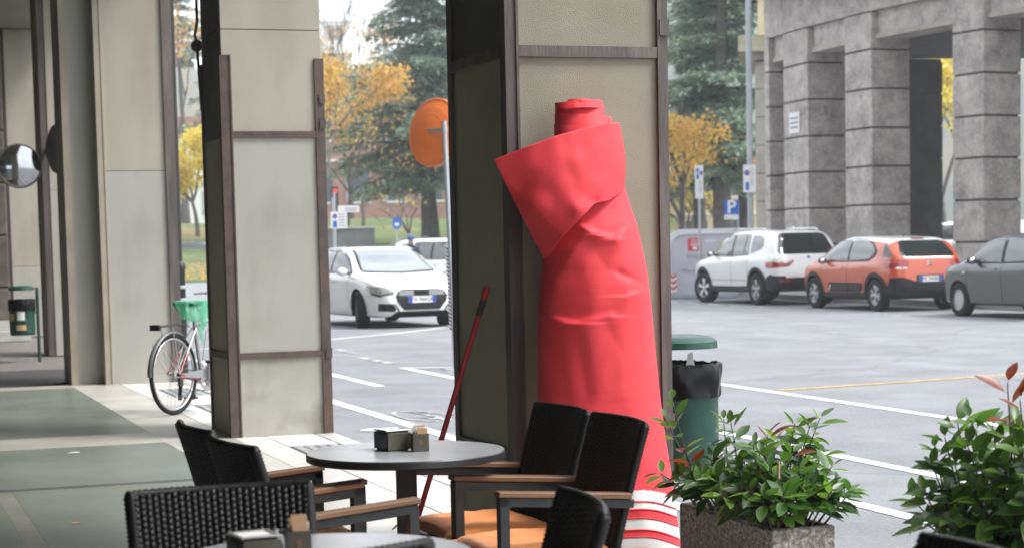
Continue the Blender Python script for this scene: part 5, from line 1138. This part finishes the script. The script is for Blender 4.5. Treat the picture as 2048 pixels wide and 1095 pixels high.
post_sign('street_sign', 'white no-parking sign fixed to the tall lamp column', 1503, 465, 48, -60, [rect_plate(1499, 357, 47.8, .32, .68, 'sign_white', 'plate', noparking(-.07, .14, .075) + [('rect', -.06, -.19, .09, .2, 'sign_blue')] + lines_(.06, .24, 9, .1, .05))], -.3, .075)
post_sign('street_sign', 'white no-parking board on a post behind the turning white car', 669, 500, 47, 395, [rect_plate(678, 440, 46.9, .40, .41, 'sign_white', 'plate', noparking(-.1, .09, .06) + [('rect', -.1, -.1, .1, .16, 'sign_blue')] + lines_(.07, .14, 5, .16, .07))], 0, .03)
post_sign('street_name_sign', 'white street name plate beside the red traffic light', 672, 500, 49, 385, [rect_plate(697, 418, 49, .54, .17, 'sign_white', 'plate', [('rect', .06, .02, .3, .025, 'text_grey'), ('rect', .06, -.035, .3, .025, 'text_grey')])], 0, .03)
tl = atD(672, 500, 55); zt_ = atD(672, 382, 55).z; tlo = thing('traffic_light', 'small traffic light showing red above the street name plate', 'traffic light', (tl.x, tl.y, zroad(tl.y))); z0 = zt_ - zroad(tl.y)
MB().tube([(0, 0, 0), (0, 0, z0 - .2)], .04, 8).build('post', 'black_plastic', tlo); MB().b2((-.09, -.1, z0 - .62), (.09, .1, z0 + .12)).build('housing', 'black_plastic', tlo)
pm('red_lamp', (.6, .02, .02), rough=.4, emit=(1, .06, .04, .3))
MB().lathe([(.0005, -.12), (.06, -.12), (.06, -.101)], 14, axis='Y', c=(0, 0, z0)).build('red_lens', 'red_lamp', tlo)
for k in (1, 2): MB().lathe([(.0005, -.12), (.06, -.12), (.06, -.101)], 14, axis='Y', c=(0, 0, z0 - .27 * k)).build('dark_lens', 'dark_cladding', tlo)
ps = atD(795, 500, 62); zs_ = atD(795, 447, 62).z; bsn = thing('round_sign', 'round blue cycle path sign on a slim post before the lawn', 'sign', (ps.x, ps.y, zroad(ps.y)))
MB().tube([(0, .03, 0), (0, .03, zs_ - zroad(ps.y))], .03, 8).build('post', 'post_grey', bsn)
b = MB(); cz = Vector((0, 0, zs_ - zroad(ps.y))); b.add([cz + RT * (.15 * math.cos(k * math.pi / 12)) + Vector((0, 0, .19 * math.sin(k * math.pi / 12))) - FH * .01 for k in range(24)], [tuple(range(24))]); b.build('disc', 'sign_blue', bsn)
b = MB(); b.add([cz + RT * (.08 * math.cos(k * math.pi / 6)) + Vector((0, 0, -.03 + .05 * math.sin(k * math.pi / 6))) - FH * .014 for k in range(12)], [tuple(range(12))]); b.build('symbol', 'letter_white', bsn)
# ================================================================== recycling containers
pm('bin_grey', (.47, .46, .51), (.52, .51, .56), 3, .5); pm('bin_grey_light', (.66, .66, .68), rough=.5); pm('bin_teal', (.03, .2, .12), (.05, .25, .15), 3, .5); pm('poster_red', (.6, .05, .07), rough=.5); pm('pale_green', (.5, .62, .56), rough=.5)
cl_ = G(1349, 600, ROAD); ct = thing('recycling_container', 'large grey rounded recycling container with a red notice', 'container', (20.75, 44.45, ROAD))
def rounded(w_, h_, r, n=8):
    P = [(-w_ / 2, .14), (w_ / 2, .14)]
    P += [(w_ / 2 - r + r * math.cos(R(90 * i / n)), h_ - r * .8 + r * .8 * math.sin(R(90 * i / n))) for i in range(n + 1)]
    P += [(-w_ / 2 + r + r * math.cos(R(90 + 90 * i / n)), h_ - r * .8 + r * .8 * math.sin(R(90 + 90 * i / n))) for i in range(n + 1)]
    return P
CW, CHh = 2.3, 1.72
azc = math.atan2(20.75, 44.45); ct.rotation_euler.z = -azc + R(6)
MB().prism(rounded(CW, CHh, .42), -.55, .55, 'XZ').build('shell', 'bin_grey', ct, smooth=30)
pr = rounded(CW + .06, CHh + .035, .44); pi_ = rounded(CW - .2, CHh - .1, .36); b = MB(); n = len(pr)
b.add([(x, -.585, z) for x, z in pr] + [(x, -.585, z) for x, z in pi_] + [(x, -.54, z) for x, z in pr], [(i, (i + 1) % n, n + (i + 1) % n, n + i) for i in range(1, n)] + [(i, (i + 1) % n, 2 * n + (i + 1) % n, 2 * n + i) for i in range(1, n)]); b.build('front_rim', 'bin_grey_light', ct, smooth=30)
MB().b2((-CW / 2 - .05, -.6, 0), (CW / 2 + .05, .6, .135)).build('base', 'dark_rim' if False else 'post_grey', ct, bevel=.02)
pn = MB().b2((-.62, -.562, 1.2), (-.27, -.551, 1.52)).build('notice', 'poster_red', ct)
for z, w_ in ((1.46, .2), (1.41, .14), (1.37, .24), (1.34, .18)): MB().b2((-.445 - w_ / 2, -.566, z - .008), (-.445 + w_ / 2, -.563, z + .008)).build('print_line', 'letter_white', pn)
MB().b2((-.5, -.566, 1.23), (-.39, -.563, 1.31)).build('print_box', 'letter_white', pn)
F_ = lambda x, z: frame_mat((x, -.556, z), (1, 0, 0), (0, 0, 1))
text('lettering', 'Grazie', .17, 'text_grey', ct, F_(-.44, 1.07), .002); text('lettering', 'Thank you', .13, 'text_grey', ct, F_(.15, 1.06), .002); text('lettering', 'Danke', .12, 'text_grey', ct, F_(-.2, .92), .002); text('lettering', 'Merci', .17, 'text_grey', ct, F_(-.6, .7), .002)
MB().b2((-.18, -.556, 1.43), (.08, -.552, 1.46)).build('small_print', 'letter_white', ct); MB().b2((.16, -.556, 1.36), (.23, -.552, 1.42)).build('sticker', 'sticker_yellow', ct)
cvp = MB().b2((-1.1, -.6, .17), (-.92, -.588, .6)).build('reflective_strip', 'letter_white', ct)
for k in range(3): z = .22 + k * .14; MB().add([(-1.1, -.602, z + .08), (-1.01, -.602, z), (-.92, -.602, z + .08), (-.92, -.602, z + .15), (-1.01, -.602, z + .07), (-1.1, -.602, z + .15)], [(0, 1, 4, 5), (1, 2, 3, 4)]).build('chevron', 'sign_red', cvp)
gt = thing('recycling_container', 'green recycling container with a pale lid behind the grey one', 'container', (19.85, 46.9, ROAD), -azc)
MB().b2((-.9, -.5, .12), (.8, .5, 1.25)).build('body', 'bin_teal', gt, bevel=.05); MB().b2((-.95, -.55, 1.26), (.85, .55, 1.34)).build('rim', 'bin_teal', gt, bevel=.02); MB().prism([(-.9, 1.35), (.8, 1.35), (.6, 1.66), (-.7, 1.66)], -.45, .45, 'XZ').build('lid', 'pale_green', gt); MB().b2((-.8, -.4, 0), (.7, .4, .118)).build('base', 'post_grey', gt)
# ================================================================== stone rotunda
pm('rot_stone', (.29, .262, .245), (.5, .455, .42), 3.2, .75, .4, 30, detail=9, c3=(.2, .182, .172), s3=1.6); speckle('rot_stone', 18, .3, (.66, .63, .61))
pm('rot_stone_light', (.34, .31, .27), (.43, .4, .35), 2, .75, .2, 30, detail=8, c3=(.27, .25, .22), s3=1.2); speckle('rot_stone_light', 9, .2, (.5, .48, .44))
pm('rot_inner', (.05, .045, .045), (.08, .075, .07), 2, .85); pm('yellow_plaster', (.55, .46, .29), (.62, .53, .36), 1, .8); pm('moss_stone', (.3, .29, .17), (.4, .37, .28), 3, .8)  # rot_inner: dark cores and joints; on the porch, shade painted into the stone
RC, RR = Vector((63.5, 42.0, 0)), 40.0
def phi_px(px):                                   # angle on the facade circle seen in a pixel column
    a = YAW + math.atan((px - XP) / FPX); dx, dy = math.sin(a), math.cos(a); bb = dx * RC.x + dy * RC.y; t = bb - math.sqrt(bb * bb - (RC.x ** 2 + RC.y ** 2 - RR * RR)); return math.degrees(math.asin((t * dy - RC.y) / RR))
def rpt(phi, r, z): return Vector((RC.x - r * math.cos(R(phi)), RC.y + r * math.sin(R(phi)), z))
rot = thing('stone_rotunda', 'curved stone colonnade building with tall square pillars', 'building', (24, 40, 0)); RO = Vector((24, 40, 0))
def sector(p0, p1, r0, r1, z0, z1, n=1):
    b = MB(); rows = []
    for i in range(n + 1):
        ph = lerp(p0, p1, i / n); rows.append([rpt(ph, r1, z0) - RO, rpt(ph, r1, z1) - RO, rpt(ph, r0, z1) - RO, rpt(ph, r0, z0) - RO])
    b.grid(rows, True); b.f += [(3, 2, 1, 0), tuple(n * 4 + k for k in range(4))]; b.m += [0, 0]; return b
JZ = [ROAD, .28, 1.22, 2.16, 3.10, 4.03, 4.97, 5.91, 6.82]
PC = [(7.9, 7.35), (phi_px(1575), phi_px(1623)), (phi_px(1697), phi_px(1750)), (phi_px(1910), phi_px(1972)), (-10.6, -12.3), (-15.6, -17.2)]
for pf, pn in PC:
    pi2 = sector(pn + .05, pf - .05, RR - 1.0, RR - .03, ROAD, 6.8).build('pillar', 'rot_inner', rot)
    for a, c in zip(JZ, JZ[1:]): sector(pn, pf, RR - 1.06, RR + .01, a + .024, c - .024).build('stone_block', 'rot_stone', pi2, bevel=.012)
for (f0, n0), (f1, n1) in zip(PC, PC[1:]):
    li = sector(f1 + .02, n0 - .02, RR - .95, RR - .16, 6.28, 6.82, 6).build('lintel', 'rot_stone', rot, smooth=20)
    sector(f1 + .02, n0 - .02, RR - .9, RR - .1, 6.16, 6.275, 6).build('lintel_moulding', 'rot_stone_light', li, smooth=20)
ph = 7.9
while ph > -18:
    sector(ph - 2.0 + .02, ph, RR - 1.5, RR, 6.83, 8.1, 3).build('frieze_block', 'rot_stone', rot, smooth=20); ph -= 2.0
sector(-18, 7.9, RR - 6, RR - .1, 8.12, 12, 40).build('upper_wall', 'rot_stone_light', rot, smooth=20)
sector(-18, 8.0, RR - 1.5, RR + .95, 8.11, 8.22, 40).build('cornice_soffit', 'rot_stone_light', rot, smooth=20); sector(-18, 8.15, RR - 1.5, RR + 1.15, 8.225, 8.6, 40).build('cornice', 'rot_stone', rot, smooth=20)
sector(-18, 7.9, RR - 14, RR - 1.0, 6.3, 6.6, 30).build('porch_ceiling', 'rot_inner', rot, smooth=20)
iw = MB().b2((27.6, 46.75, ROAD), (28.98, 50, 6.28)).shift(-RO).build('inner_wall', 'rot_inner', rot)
for k in range(7): MB().b2((27.57, 46.72, ROAD + .03 + k * .9), (29.0, 50.03, ROAD + .88 + k * .9)).shift(-RO).build('stone_block', 'rot_inner', iw)  # blocks coloured near black for the shade under the porch roof
MB().b2((33, 24, ROAD), (34, 40, 6.28)).shift(-RO).build('inner_wall', 'rot_inner', rot)  # unseen closing wall, added to keep the porch interior dark
tb0 = onX(1599, 245, 23.65); pl = rpt(phi_px(1598), RR + .015, tb0.z) - RO; tdir = (rpt(4, RR, 0) - rpt(5, RR, 0)).normalized(); ndir = Vector((-tdir.y, tdir.x, 0)); ndir = ndir if ndir.x < 0 else -ndir
b = MB(); b.add([pl + tdir * sx * .33 + Vector((0, 0, sz * .27)) + ndir * k for k in (0, .03) for sx, sz in ((-1,-1),(1,-1),(1,1),(-1,1))], [(0,1,2,3),(4,5,6,7),(0,1,5,4),(1,2,6,5),(2,3,7,6),(3,0,4,7)]); tp = b.build('wall_plaque', 'sign_white', rot)
for dz in (.12, .0, -.12): o = pl + ndir * .033 + Vector((0, 0, dz)); MB().add([o + tdir * sx * .26 + Vector((0, 0, sz * .025)) for sx, sz in ((-1,-1),(1,-1),(1,1),(-1,1))], [(0,1,2,3)]).build('inscription', 'text_grey', tp)
# wing in paler stone
p = atD(1513, 465, 60.5); wg = thing('stone_wing', 'pale stone wing with a mossy cornice joined to the rotunda', 'building', (p.x, p.y, ROAD), -R(27.2))
MB().b2((.05, .05, 0), (3.2, 5, 7.1)).build('core', 'rot_inner', wg)
for k in range(8):
    for j in range(1): MB().b2((j * 3.5, 0, .02 + k * .875), (j * 3.5 + 3.2, .3, .02 + k * .875 + .85)).build('stone_block', 'rot_stone_light', wg)
    for j in range(2): MB().b2((0, .31 + j * 2.4, .02 + k * .875), (.3, .31 + j * 2.4 + 2.38, .02 + k * .875 + .85)).build('stone_block', 'rot_stone_light', wg)
MB().b2((-.22, -.22, 7.03), (3.2, 5, 7.25)).build('cornice_moulding', 'rot_stone_light', wg); MB().b2((-.5, -.5, 7.26), (3.2, 5, 7.75)).build('cornice', 'moss_stone', wg)
MB().b2((.1, .2, 7.76), (3.2, 5, 14)).build('upper_wall', 'yellow_plaster', wg); MB().b2((.04, .14, 9.0), (3.3, .18, 9.25)).build('string_course', 'rot_stone_light', wg)
# ================================================================== park, trees and far buildings
pm('lawn', (.07, .11, .03), (.12, .15, .045), .5, .9, .3, 20, c3=(.22, .15, .05), s3=.25, detail=8)
def pol(az, r, z): return (r * math.sin(R(az)), r * math.cos(R(az)), z)
LR = [(67, .30), (70, .55), (80, 1.25), (95, 2.7), (130, 3.2), (260, 5)]
b = MB(); b.grid([[pol(az, r, z + .15 * noise.noise(Vector((az * .3, r * .05, 0))) * (r > 68)) for az in [2 + i * .5 for i in range(45)]] for r, z in LR]); struct(b.build('park_lawn', 'lawn', smooth=180))
def zlawn(r): return interp(LR, r)
b = MB(); b.grid([[pol(az, r, z) for az in [24 + i for i in range(40)]] for r, z in ((78, .2), (100, .5), (260, 3))]); struct(b.build('far_ground', 'far_paving', smooth=180))
# leaves: small faces spread through the crown
leafmat('leaf_orange', (.48, .19, .07), (.58, .27, .12), .4); leafmat('leaf_amber', (.44, .22, .06), (.54, .29, .09), .4); leafmat('leaf_yellow', (.5, .36, .05), (.62, .47, .08), .45); leafmat('leaf_olive', (.2, .19, .05), (.28, .26, .07), .4)
leafmat('needle_dark', (.085, .13, .12), (.11, .16, .148), .25); leafmat('needle_blue', (.2, .275, .26), (.26, .34, .325), .25); pm('bark_grey', (.085, .075, .07), (.14, .125, .115), 5, .9, .6, 20); pm('bark_dark', (.045, .04, .036), (.075, .065, .06), 5, .9, .6, 20)  # blue-green needles, lightened and blued further to carry the haze
def broadleaf(label, loc, H, cr, leafs, nleaf, seed, spread=.55, leaf=.13, zmin=.2, ztop=1.0, trunk_r=.16, bark='bark_grey', lvl=5, grp='autumn trees in the park'):
    r0 = random.Random(seed); t = thing('autumn_tree', label, 'tree', loc, 0, grp); tr = MB(); tips = []
    def grow(p, d, L_, r_, n):
        k = 3; pts = [p]; q = p.copy(); dd = d.copy()
        for i in range(k):
            dd = (dd + Vector((r0.uniform(-.16, .16), r0.uniform(-.16, .16), r0.uniform(-.04, .12)))).normalized(); q = q + dd * L_ / k; pts.append(q.copy())
        tr.tube(pts, [r_ * (1 - .4 * i / k) for i in range(k + 1)], 6 if n > 2 else 4, cap=False)
        if n <= 3: tips.extend(pts[1:])
        if n == 0: return
        for j in range(r0.choice([2, 3, 3]) if n < lvl else 4):
            o = dd.orthogonal().normalized(); o.rotate(Matrix.Rotation(r0.uniform(0, 6.28), 3, dd)); nd = (dd * r0.uniform(.6, 1.0) + o * spread * r0.uniform(.7, 1.4) + Vector((0, 0, .12))).normalized()
            grow(q if j else pts[-1], nd, L_ * r0.uniform(.62, .82), r_ * .58, n - 1)
    grow(Vector((0, 0, 0)), Vector((0, 0, 1)), H * .3, trunk_r, lvl)
    tr.build('trunk', bark, t, smooth=60)
    c = MB(); tips = [p for p in tips if zmin * H < p.z < ztop * H] or tips
    for i in range(nleaf):
        p = r0.choice(tips) + Vector((r0.gauss(0, .16), r0.gauss(0, .16), r0.gauss(-.05, .14))); s = leaf * r0.uniform(.6, 1.3); a = Vector((r0.gauss(0, 1), r0.gauss(0, 1), r0.gauss(0, .6))).normalized(); e = a.orthogonal().normalized(); e.rotate(Matrix.Rotation(r0.uniform(0, 6.28), 3, a))
        f = a.cross(e); c.add([p - e * s * .5, p + f * s * .35, p + e * s * .5, p - f * s * .35], [(0, 1, 2, 3)], r0.choices(range(len(leafs)), [3, 2, 1][:len(leafs)])[0])
    stuff(c.build('crown', leafs, t, recalc=False)); return t
NBL = 30
def conifer(label, loc, H, L0, seed, z0, trunk_r, dens=1.0, gap=.62, droop=.25, topL=.25, bark='bark_dark', cols=('needle_dark', 'needle_blue'), blade=.36, grp='conifers in the park', lean=(0, 0)):
    r0 = random.Random(seed); t = thing('conifer_tree', label, 'tree', loc, 0, grp); tr = MB(); c = MB()
    P = [Vector((lean[0] * i / 8 + .08 * math.sin(i * 1.3 + seed), lean[1] * i / 8, H * i / 8)) for i in range(9)]; tr.tube(P, [trunk_r * (1.25 if i == 0 else 1 - .85 * i / 8) for i in range(9)], 10, cap=False)
    z = z0
    while z < H * .97:
        f = (z - z0) / (H - z0); L_ = L0 * (lerp(1, topL, f ** .9)); n = r0.choice([5, 6, 7, 8]); i = min(7, int(z / H * 8)); ctr = P[i].lerp(P[i + 1], z / H * 8 - i)
        for k in range(n):
            az = r0.uniform(0, 6.28); ll = L_ * r0.uniform(.35, 1.12); d = Vector((math.cos(az), math.sin(az), 0)); pts = []
            up = r0.uniform(-.05, .3)
            for j in range(8): q = j / 7; pts.append(ctr + d * ll * q + Vector((0, 0, ll * (up * q - droop * q * q) + .05 * r0.uniform(-1, 1))))
            tr.tube(pts, [trunk_r * .22 * (1 - .8 * j / 7) * (.5 + .5 * L_ / L0) for j in range(8)], 4, cap=False)
            m_ = int(ll / .2 * dens); sd = Vector((-d.y, d.x, 0))
            for j in range(m_):
                q = .1 + .9 * j / max(1, m_ - 1); a = q * 7; ia = min(6, int(a)); p = pts[ia].lerp(pts[ia + 1], a - ia); wdt = .8 * (1 - (q - .45) ** 2 * 1.3) * min(1, ll / 2.0)
                for s in range(NBL):
                    off = r0.uniform(-1, 1) * wdt; b0 = p + sd * off + d * (abs(off) * .35) + Vector((0, 0, -abs(off) * .16 + r0.uniform(-.2, .14))); dr = (d * r0.uniform(.2, 1) + sd * r0.uniform(-1, 1) + Vector((0, 0, r0.uniform(-.35, .25)))).normalized(); l_ = blade * r0.uniform(.6, 1.3); w_ = dr.cross(Vector((r0.uniform(-.3, .3), r0.uniform(-.3, .3), 1))).normalized() * l_ * .17
                    c.add([b0 - w_, b0 + w_, b0 + dr * l_ + Vector((0, 0, -.04))], [(0, 1, 2)], 1 if r0.random() < .62 else 0)
        z += gap * r0.uniform(.7, 1.3) * (1 if f < .6 else .7)
    tr.build('trunk', bark, t, smooth=60); stuff(c.build('crown', list(cols), t, recalc=False)); return t
def place(px, r, z=None):
    p = atD(px, 480, r); return Vector((p.x, p.y, (zlawn(r) if z is None else z) - .05))
CED = conifer('big blue-green cedar with spreading layers behind the orange mirror', place(862, 80), 19, 4.6, 3, 2.6, .34, .8, .42, .2, .4, grp='conifers in the park')
conifer('tall cedar with a grey trunk between the roll pillar and the lamp column', place(1446, 72, .1), 17, 3.1, 8, 3.6, .4, .9, .5, .3, .6, 'bark_grey')
conifer('slim dark conifer standing between the regulation sign and the parking sign', place(1400, 78, .15), 14, 2.0, 14, 4.6, .3, .9, .8, .3, .5)
conifer('dark conifer trunk between the parking sign and the lamp column', place(1489, 76, .15), 9, 1.0, 17, 4.0, .4, .8, 1.0, .3, .6)
conifer('distant conifer rising above the yellow tree by the bicycle pillar', place(372, 140, 3), 19, 2.2, 23, 12, .25)
broadleaf('tree with sparse orange leaves beside the rusty-ironed pillar', place(640, 70), 10.5, 3, ['leaf_orange', 'leaf_amber', 'leaf_olive'], 5200, 5, .5, .15, .28, .72, .13)
broadleaf('bare grey tree with a few orange leaves beyond the rusty pillar', place(705, 98), 13.5, 3, ['leaf_orange', 'leaf_amber'], 1500, 12, .5, .15, .3, .7, .14)
broadleaf('slim tree thinly hung with amber leaves before the reddish house', place(728, 90), 9, 2, ['leaf_amber', 'leaf_olive', 'leaf_orange'], 2600, 81, .6, .14, .25, .9, .1)
broadleaf('leaning bare tree between the orange tree and the cedar', place(690, 78), 8.5, 2, ['leaf_olive', 'leaf_orange'], 900, 86, .6, .13, .3, .9, .09)
broadleaf('small leafless tree on the lawn beside the round blue sign', place(823, 74), 3.6, 1, ['leaf_yellow', 'leaf_olive'], 50, 31, .6, .12, .3, .9, .07, lvl=4)
broadleaf('bright yellow tree beyond the bicycle pillar', place(396, 88), 5.4, 2, ['leaf_yellow', 'leaf_amber', 'leaf_yellow'], 9000, 44, .85, .15, .12, 1.2, .12)
broadleaf('tall bare tree with orange tips above the yellow one', place(378, 112), 15, 3, ['leaf_orange', 'leaf_amber'], 1700, 47, .5, .17, .4, .85, .16)
broadleaf('orange and yellow tree between the roll pillar and the tall cedar', place(1346, 66, .1), 6.4, 2, ['leaf_amber', 'leaf_orange', 'leaf_yellow'], 3800, 52, .55, .15, .34, .85, .14)
broadleaf('low yellow tree behind the recycling container', place(1366, 82, .2), 4.6, 2, ['leaf_yellow', 'leaf_olive', 'leaf_amber'], 3600, 58, .6, .15, .25, .95, .12)
AMB = broadleaf('amber tree behind the parking sign', place(1432, 88, .2), 7.6, 2, ['leaf_amber', 'leaf_orange', 'leaf_yellow'], 4200, 61, .6, .17, .28, .95, .14)
broadleaf('yellow tree glimpsed between the rotunda pillars', place(1896, 84, .2), 9.5, 2, ['leaf_yellow', 'leaf_amber', 'leaf_olive'], 9000, 66, .5, .17, .2, .95, .16)
dup(CED, place(1010, 108), R(70), 'blue-green cedar on the lawn hidden by the shaded side of the roll pillar')
dup(CED, place(1215, 96, 1.0), R(200), 'blue-green cedar on the lawn hidden by the red roll')
dup(AMB, place(1120, 84, 1.2), R(40), 'amber tree on the lawn hidden by the red roll pillar')
dup(AMB, place(540, 86), R(130), 'amber tree on the lawn hidden by the rusty-ironed pillar')
dup(CED, place(500, 120), R(300), 'blue-green cedar on the lawn hidden by the rusty-ironed pillar')
# fallen leaves along the foot of the lawn
r0 = random.Random(77); c = MB()
for i in range(5200):
    az = r0.uniform(9, 19) if r0.random() < .8 else r0.uniform(3, 9); r_ = 67.2 + abs(r0.gauss(0, 3.5)); p = Vector(pol(az, r_, zlawn(r_) + .06)); s = r0.uniform(.06, .14); a = r0.uniform(0, 6.28); e = Vector((math.cos(a), math.sin(a), r0.uniform(-.2, .5))); f = Vector((-e.y, e.x, .2)); c.add([p - e * s * .5, p + f * s * .35, p + e * s * .5, p - f * s * .35], [(0, 1, 2, 3)], r0.randrange(2))
o = c.build('fallen_leaves', ['leaf_orange', 'leaf_amber'], None, recalc=False); stuff(o); o['label'] = 'orange fallen leaves scattered along the foot of the lawn'; o['category'] = 'leaves'
# retaining wall and stair
pm('slate', (.11, .115, .12), (.16, .165, .17), 2, .8)
pw = place(700, 73.5); rw = thing('retaining_wall', 'dark grey retaining wall at the foot of the park stair', 'wall', pw, -R(14.2))
MB().b2((-3, 0, 0), (.95, .3, 1.35)).build('wall', 'slate', rw); MB().b2((-3.05, -.05, 1.355), (1.0, .35, 1.43)).build('coping', 'kerb_stone', rw)
for i in range(8): MB().b2((1.0 + i * .25, 0, 0), (1.245 + i * .25, 1.2, .1 + i * .13)).build('step', 'slate', rw)
MB().bar((.95, -.05, .35), (2.3, -.05, 1.1), .05, .05).build('handrail', 'post_grey', rw)
# buildings
pm('white_render', (.66, .65, .63), (.72, .71, .69), 1, .8); pm('brick_red', (.3, .17, .14), (.36, .21, .17), 2, .85); pm('roof_tile', (.25, .12, .09), (.32, .16, .12), 3, .85); pm('pane_dark', (.08, .1, .12), rough=.15, spec=.7); pm('shutter', (.3, .31, .33), rough=.6)
def house(name, label, px, r, w_, dpt, h_, mat, floors, cols, rz, z, trim, roof=None, flat_bands=False):
    p = atD(px, 480, r); t = thing(name, label, 'building', (p.x, p.y, z), rz, None)
    wl = MB().b2((-w_ / 2, 0, 0), (w_ / 2, dpt, h_)).build('wall', mat, t); fh = h_ / floors
    for f in range(floors):
        for c_ in range(cols):
            x = -w_ / 2 + (c_ + .5) * w_ / cols; z0 = f * fh + fh * .3; ww = min(1.1, w_ / cols * .5); hh = fh * .52
            wn = MB().b2((x - ww / 2, -.03, z0), (x + ww / 2, .02, z0 + hh)).build('window', 'pane_dark', t)
            MB().b2((x - ww / 2 - .12, -.06, z0 - .12), (x + ww / 2 + .12, -.0, z0 - .005)).build('sill', trim, wn); MB().b2((x - .03, -.045, z0), (x + .03, -.031, z0 + hh)).build('mullion', trim, wn)
            MB().b2((x - ww / 2 - .35, -.05, z0), (x - ww / 2 - .01, -.002, z0 + hh)).build('shutter', 'shutter', wn)
        MB().b2((-w_ / 2 - .05, -.12, (f + 1) * fh - .2), (w_ / 2 + .05, -.001, (f + 1) * fh - .05)).build('string_course', trim, t)
        if flat_bands: MB().b2((-w_ / 2 - .3, -1.1, f * fh + .02), (w_ / 2 + .3, -.13, f * fh + 1.0)).build('balcony', mat, t)
    if roof: MB().prism([(-w_ / 2 - .5, h_ + .01), (w_ / 2 + .5, h_ + .01), (w_ / 2 - .8, h_ + 1.6), (-w_ / 2 + .8, h_ + 1.6)], -.5, dpt + .5, 'XZ').build('roof', roof, t)
    return t
house('apartment_block', 'tall white apartment block with balconies far behind the orange tree', 618, 150, 7.5, 10, 16.5, 'white_render', 6, 3, -R(13), 2.5, 'white_render', None, True)
house('brick_house', 'reddish house behind the cedar branches', 760, 118, 9, 8, 7.6, 'brick_red', 2, 4, -R(16), 3.0, 'white_render', 'roof_tile')
house('yellow_house', 'yellow house with grey shutters behind the parking sign', 1440, 98, 14, 9, 5.2, 'yellow_plaster', 2, 6, -R(25), .2, 'white_render', 'roof_tile')
house('pale_house', 'pale house half hidden by the trees beyond the dark parked car', 430, 150, 16, 9, 7, 'white_render', 2, 5, -R(10), 3.0, 'kerb_stone', 'roof_tile')
# wooded hills far away
pm('hill_wood', (.05, .075, .06), (.085, .1, .075), .08, .95, c3=(.16, .11, .06), s3=.05, detail=10)
b = MB(); rows = []
hk = [(-30, 40), (0, 44), (8, 50), (12, 24), (15, 9), (18, 18), (22, 44), (27, 54), (45, 42), (80, 36)]
for i in range(12):
    f = i / 11; row = []
    for k in range(140):
        az = -30 + 110 * k / 139; hh = interp(hk, az); r_ = 270 + 150 * f; z = hh * math.sin(math.pi / 2 * min(1, f * 1.15)) * (1 + .16 * noise.noise(Vector((az * .25, f * 2, 2)))) + 4 * noise.noise(Vector((az * .9, f * 5, 7))); row.append(pol(az, r_, max(-1, z if i else -1)))
    rows.append(row)
b.grid(rows); struct(b.build('hills', 'hill_wood', smooth=180))
# ================================================================== person beyond the cars
pm('skin', (.5, .32, .25), rough=.6); pm('coat_blue', (.025, .032, .06), (.04, .05, .085), 5, .85); pm('cap_blue', (.05, .1, .28), rough=.8); pm('trousers', (.05, .05, .06), rough=.9)
pp = atD(823, 540, 50.5); pe = thing('person', 'person in a dark blue coat and blue cap beyond the turning car', 'person', (pp.x, pp.y, ROAD), -R(16))
J = {'pel': (0, 0, .93), 'sp': (0, .01, 1.15), 'ch': (0, .02, 1.34), 'nk': (0, .01, 1.47), 'hd': (0, -.02, 1.6), 'ls': (.18, .02, 1.4), 'le': (.25, .02, 1.13), 'lh': (.23, -.08, .9), 'rs': (-.18, .02, 1.4), 're': (-.25, .02, 1.13), 'rh': (-.22, -.1, .9), 'lk': (.1, -.02, .5), 'la': (.1, .02, .08), 'lt': (.1, -.15, .04), 'rk': (-.1, -.02, .5), 'ra': (-.1, .02, .08), 'rt': (-.1, -.15, .04)}
RD = {'pel': .145, 'sp': .135, 'ch': .15, 'nk': .055, 'hd': .1, 'ls': .075, 'le': .05, 'lh': .035, 'rs': .075, 're': .05, 'rh': .035, 'lk': .065, 'la': .045, 'lt': .04, 'rk': .065, 'ra': .045, 'rt': .04}
ks_ = list(J); me = bpy.data.meshes.new('body'); me.from_pydata([J[k] for k in ks_], [(ks_.index(a), ks_.index(c)) for a, c in (('pel','sp'),('sp','ch'),('ch','nk'),('nk','hd'),('ch','ls'),('ls','le'),('le','lh'),('ch','rs'),('rs','re'),('re','rh'),('pel','lk'),('lk','la'),('la','lt'),('pel','rk'),('rk','ra'),('ra','rt'))], [])
bo = obj('body', me, pe); me.materials.append(M('coat_blue')); sk = bo.modifiers.new('skin', 'SKIN'); sb = bo.modifiers.new('sub', 'SUBSURF'); sb.levels = sb.render_levels = 2
for i, k in enumerate(ks_): v = me.skin_vertices[0].data[i]; v.radius = (RD[k], RD[k] * .8); v.use_root = (k == 'pel')
MB().sphere((0, -.03, 1.615), (.078, .095, .115), 16, 12).build('face', 'skin', pe, smooth=180)
b = MB(); b.lathe([(.1, 1.64), (.104, 1.68), (.085, 1.735), (.04, 1.755), (.0005, 1.757)], 20, c=(0, -.02, 0)); b.b2((-.07, -.19, 1.642), (.07, -.1, 1.652)); stuff(b.build('cap', 'cap_blue', pe, smooth=40))
MB().tube([(0, .15, 1.3), (0, .19, 1.1), (0, .17, .95)], [.1, .14, .1], 10).build('backpack', 'trousers', pe, smooth=180)

# ================================================================== misty air over the square
hm = bpy.data.materials.new('haze_air'); hm.use_nodes = True; hn = hm.node_tree; hn.nodes.clear()
ho = hn.nodes.new('ShaderNodeOutputMaterial'); hv = hn.nodes.new('ShaderNodeVolumePrincipled'); hv.inputs['Color'].default_value = (.93, .96, 1, 1); hv.inputs['Density'].default_value = .0012; hv.inputs['Anisotropy'].default_value = .2
hn.links.new(hv.outputs[0], ho.inputs['Volume']); MATS['haze_air'] = hm
hz = MB().b2((-380, -70, -2), (470, 470, 72)).build('haze', 'haze_air'); stuff(hz)
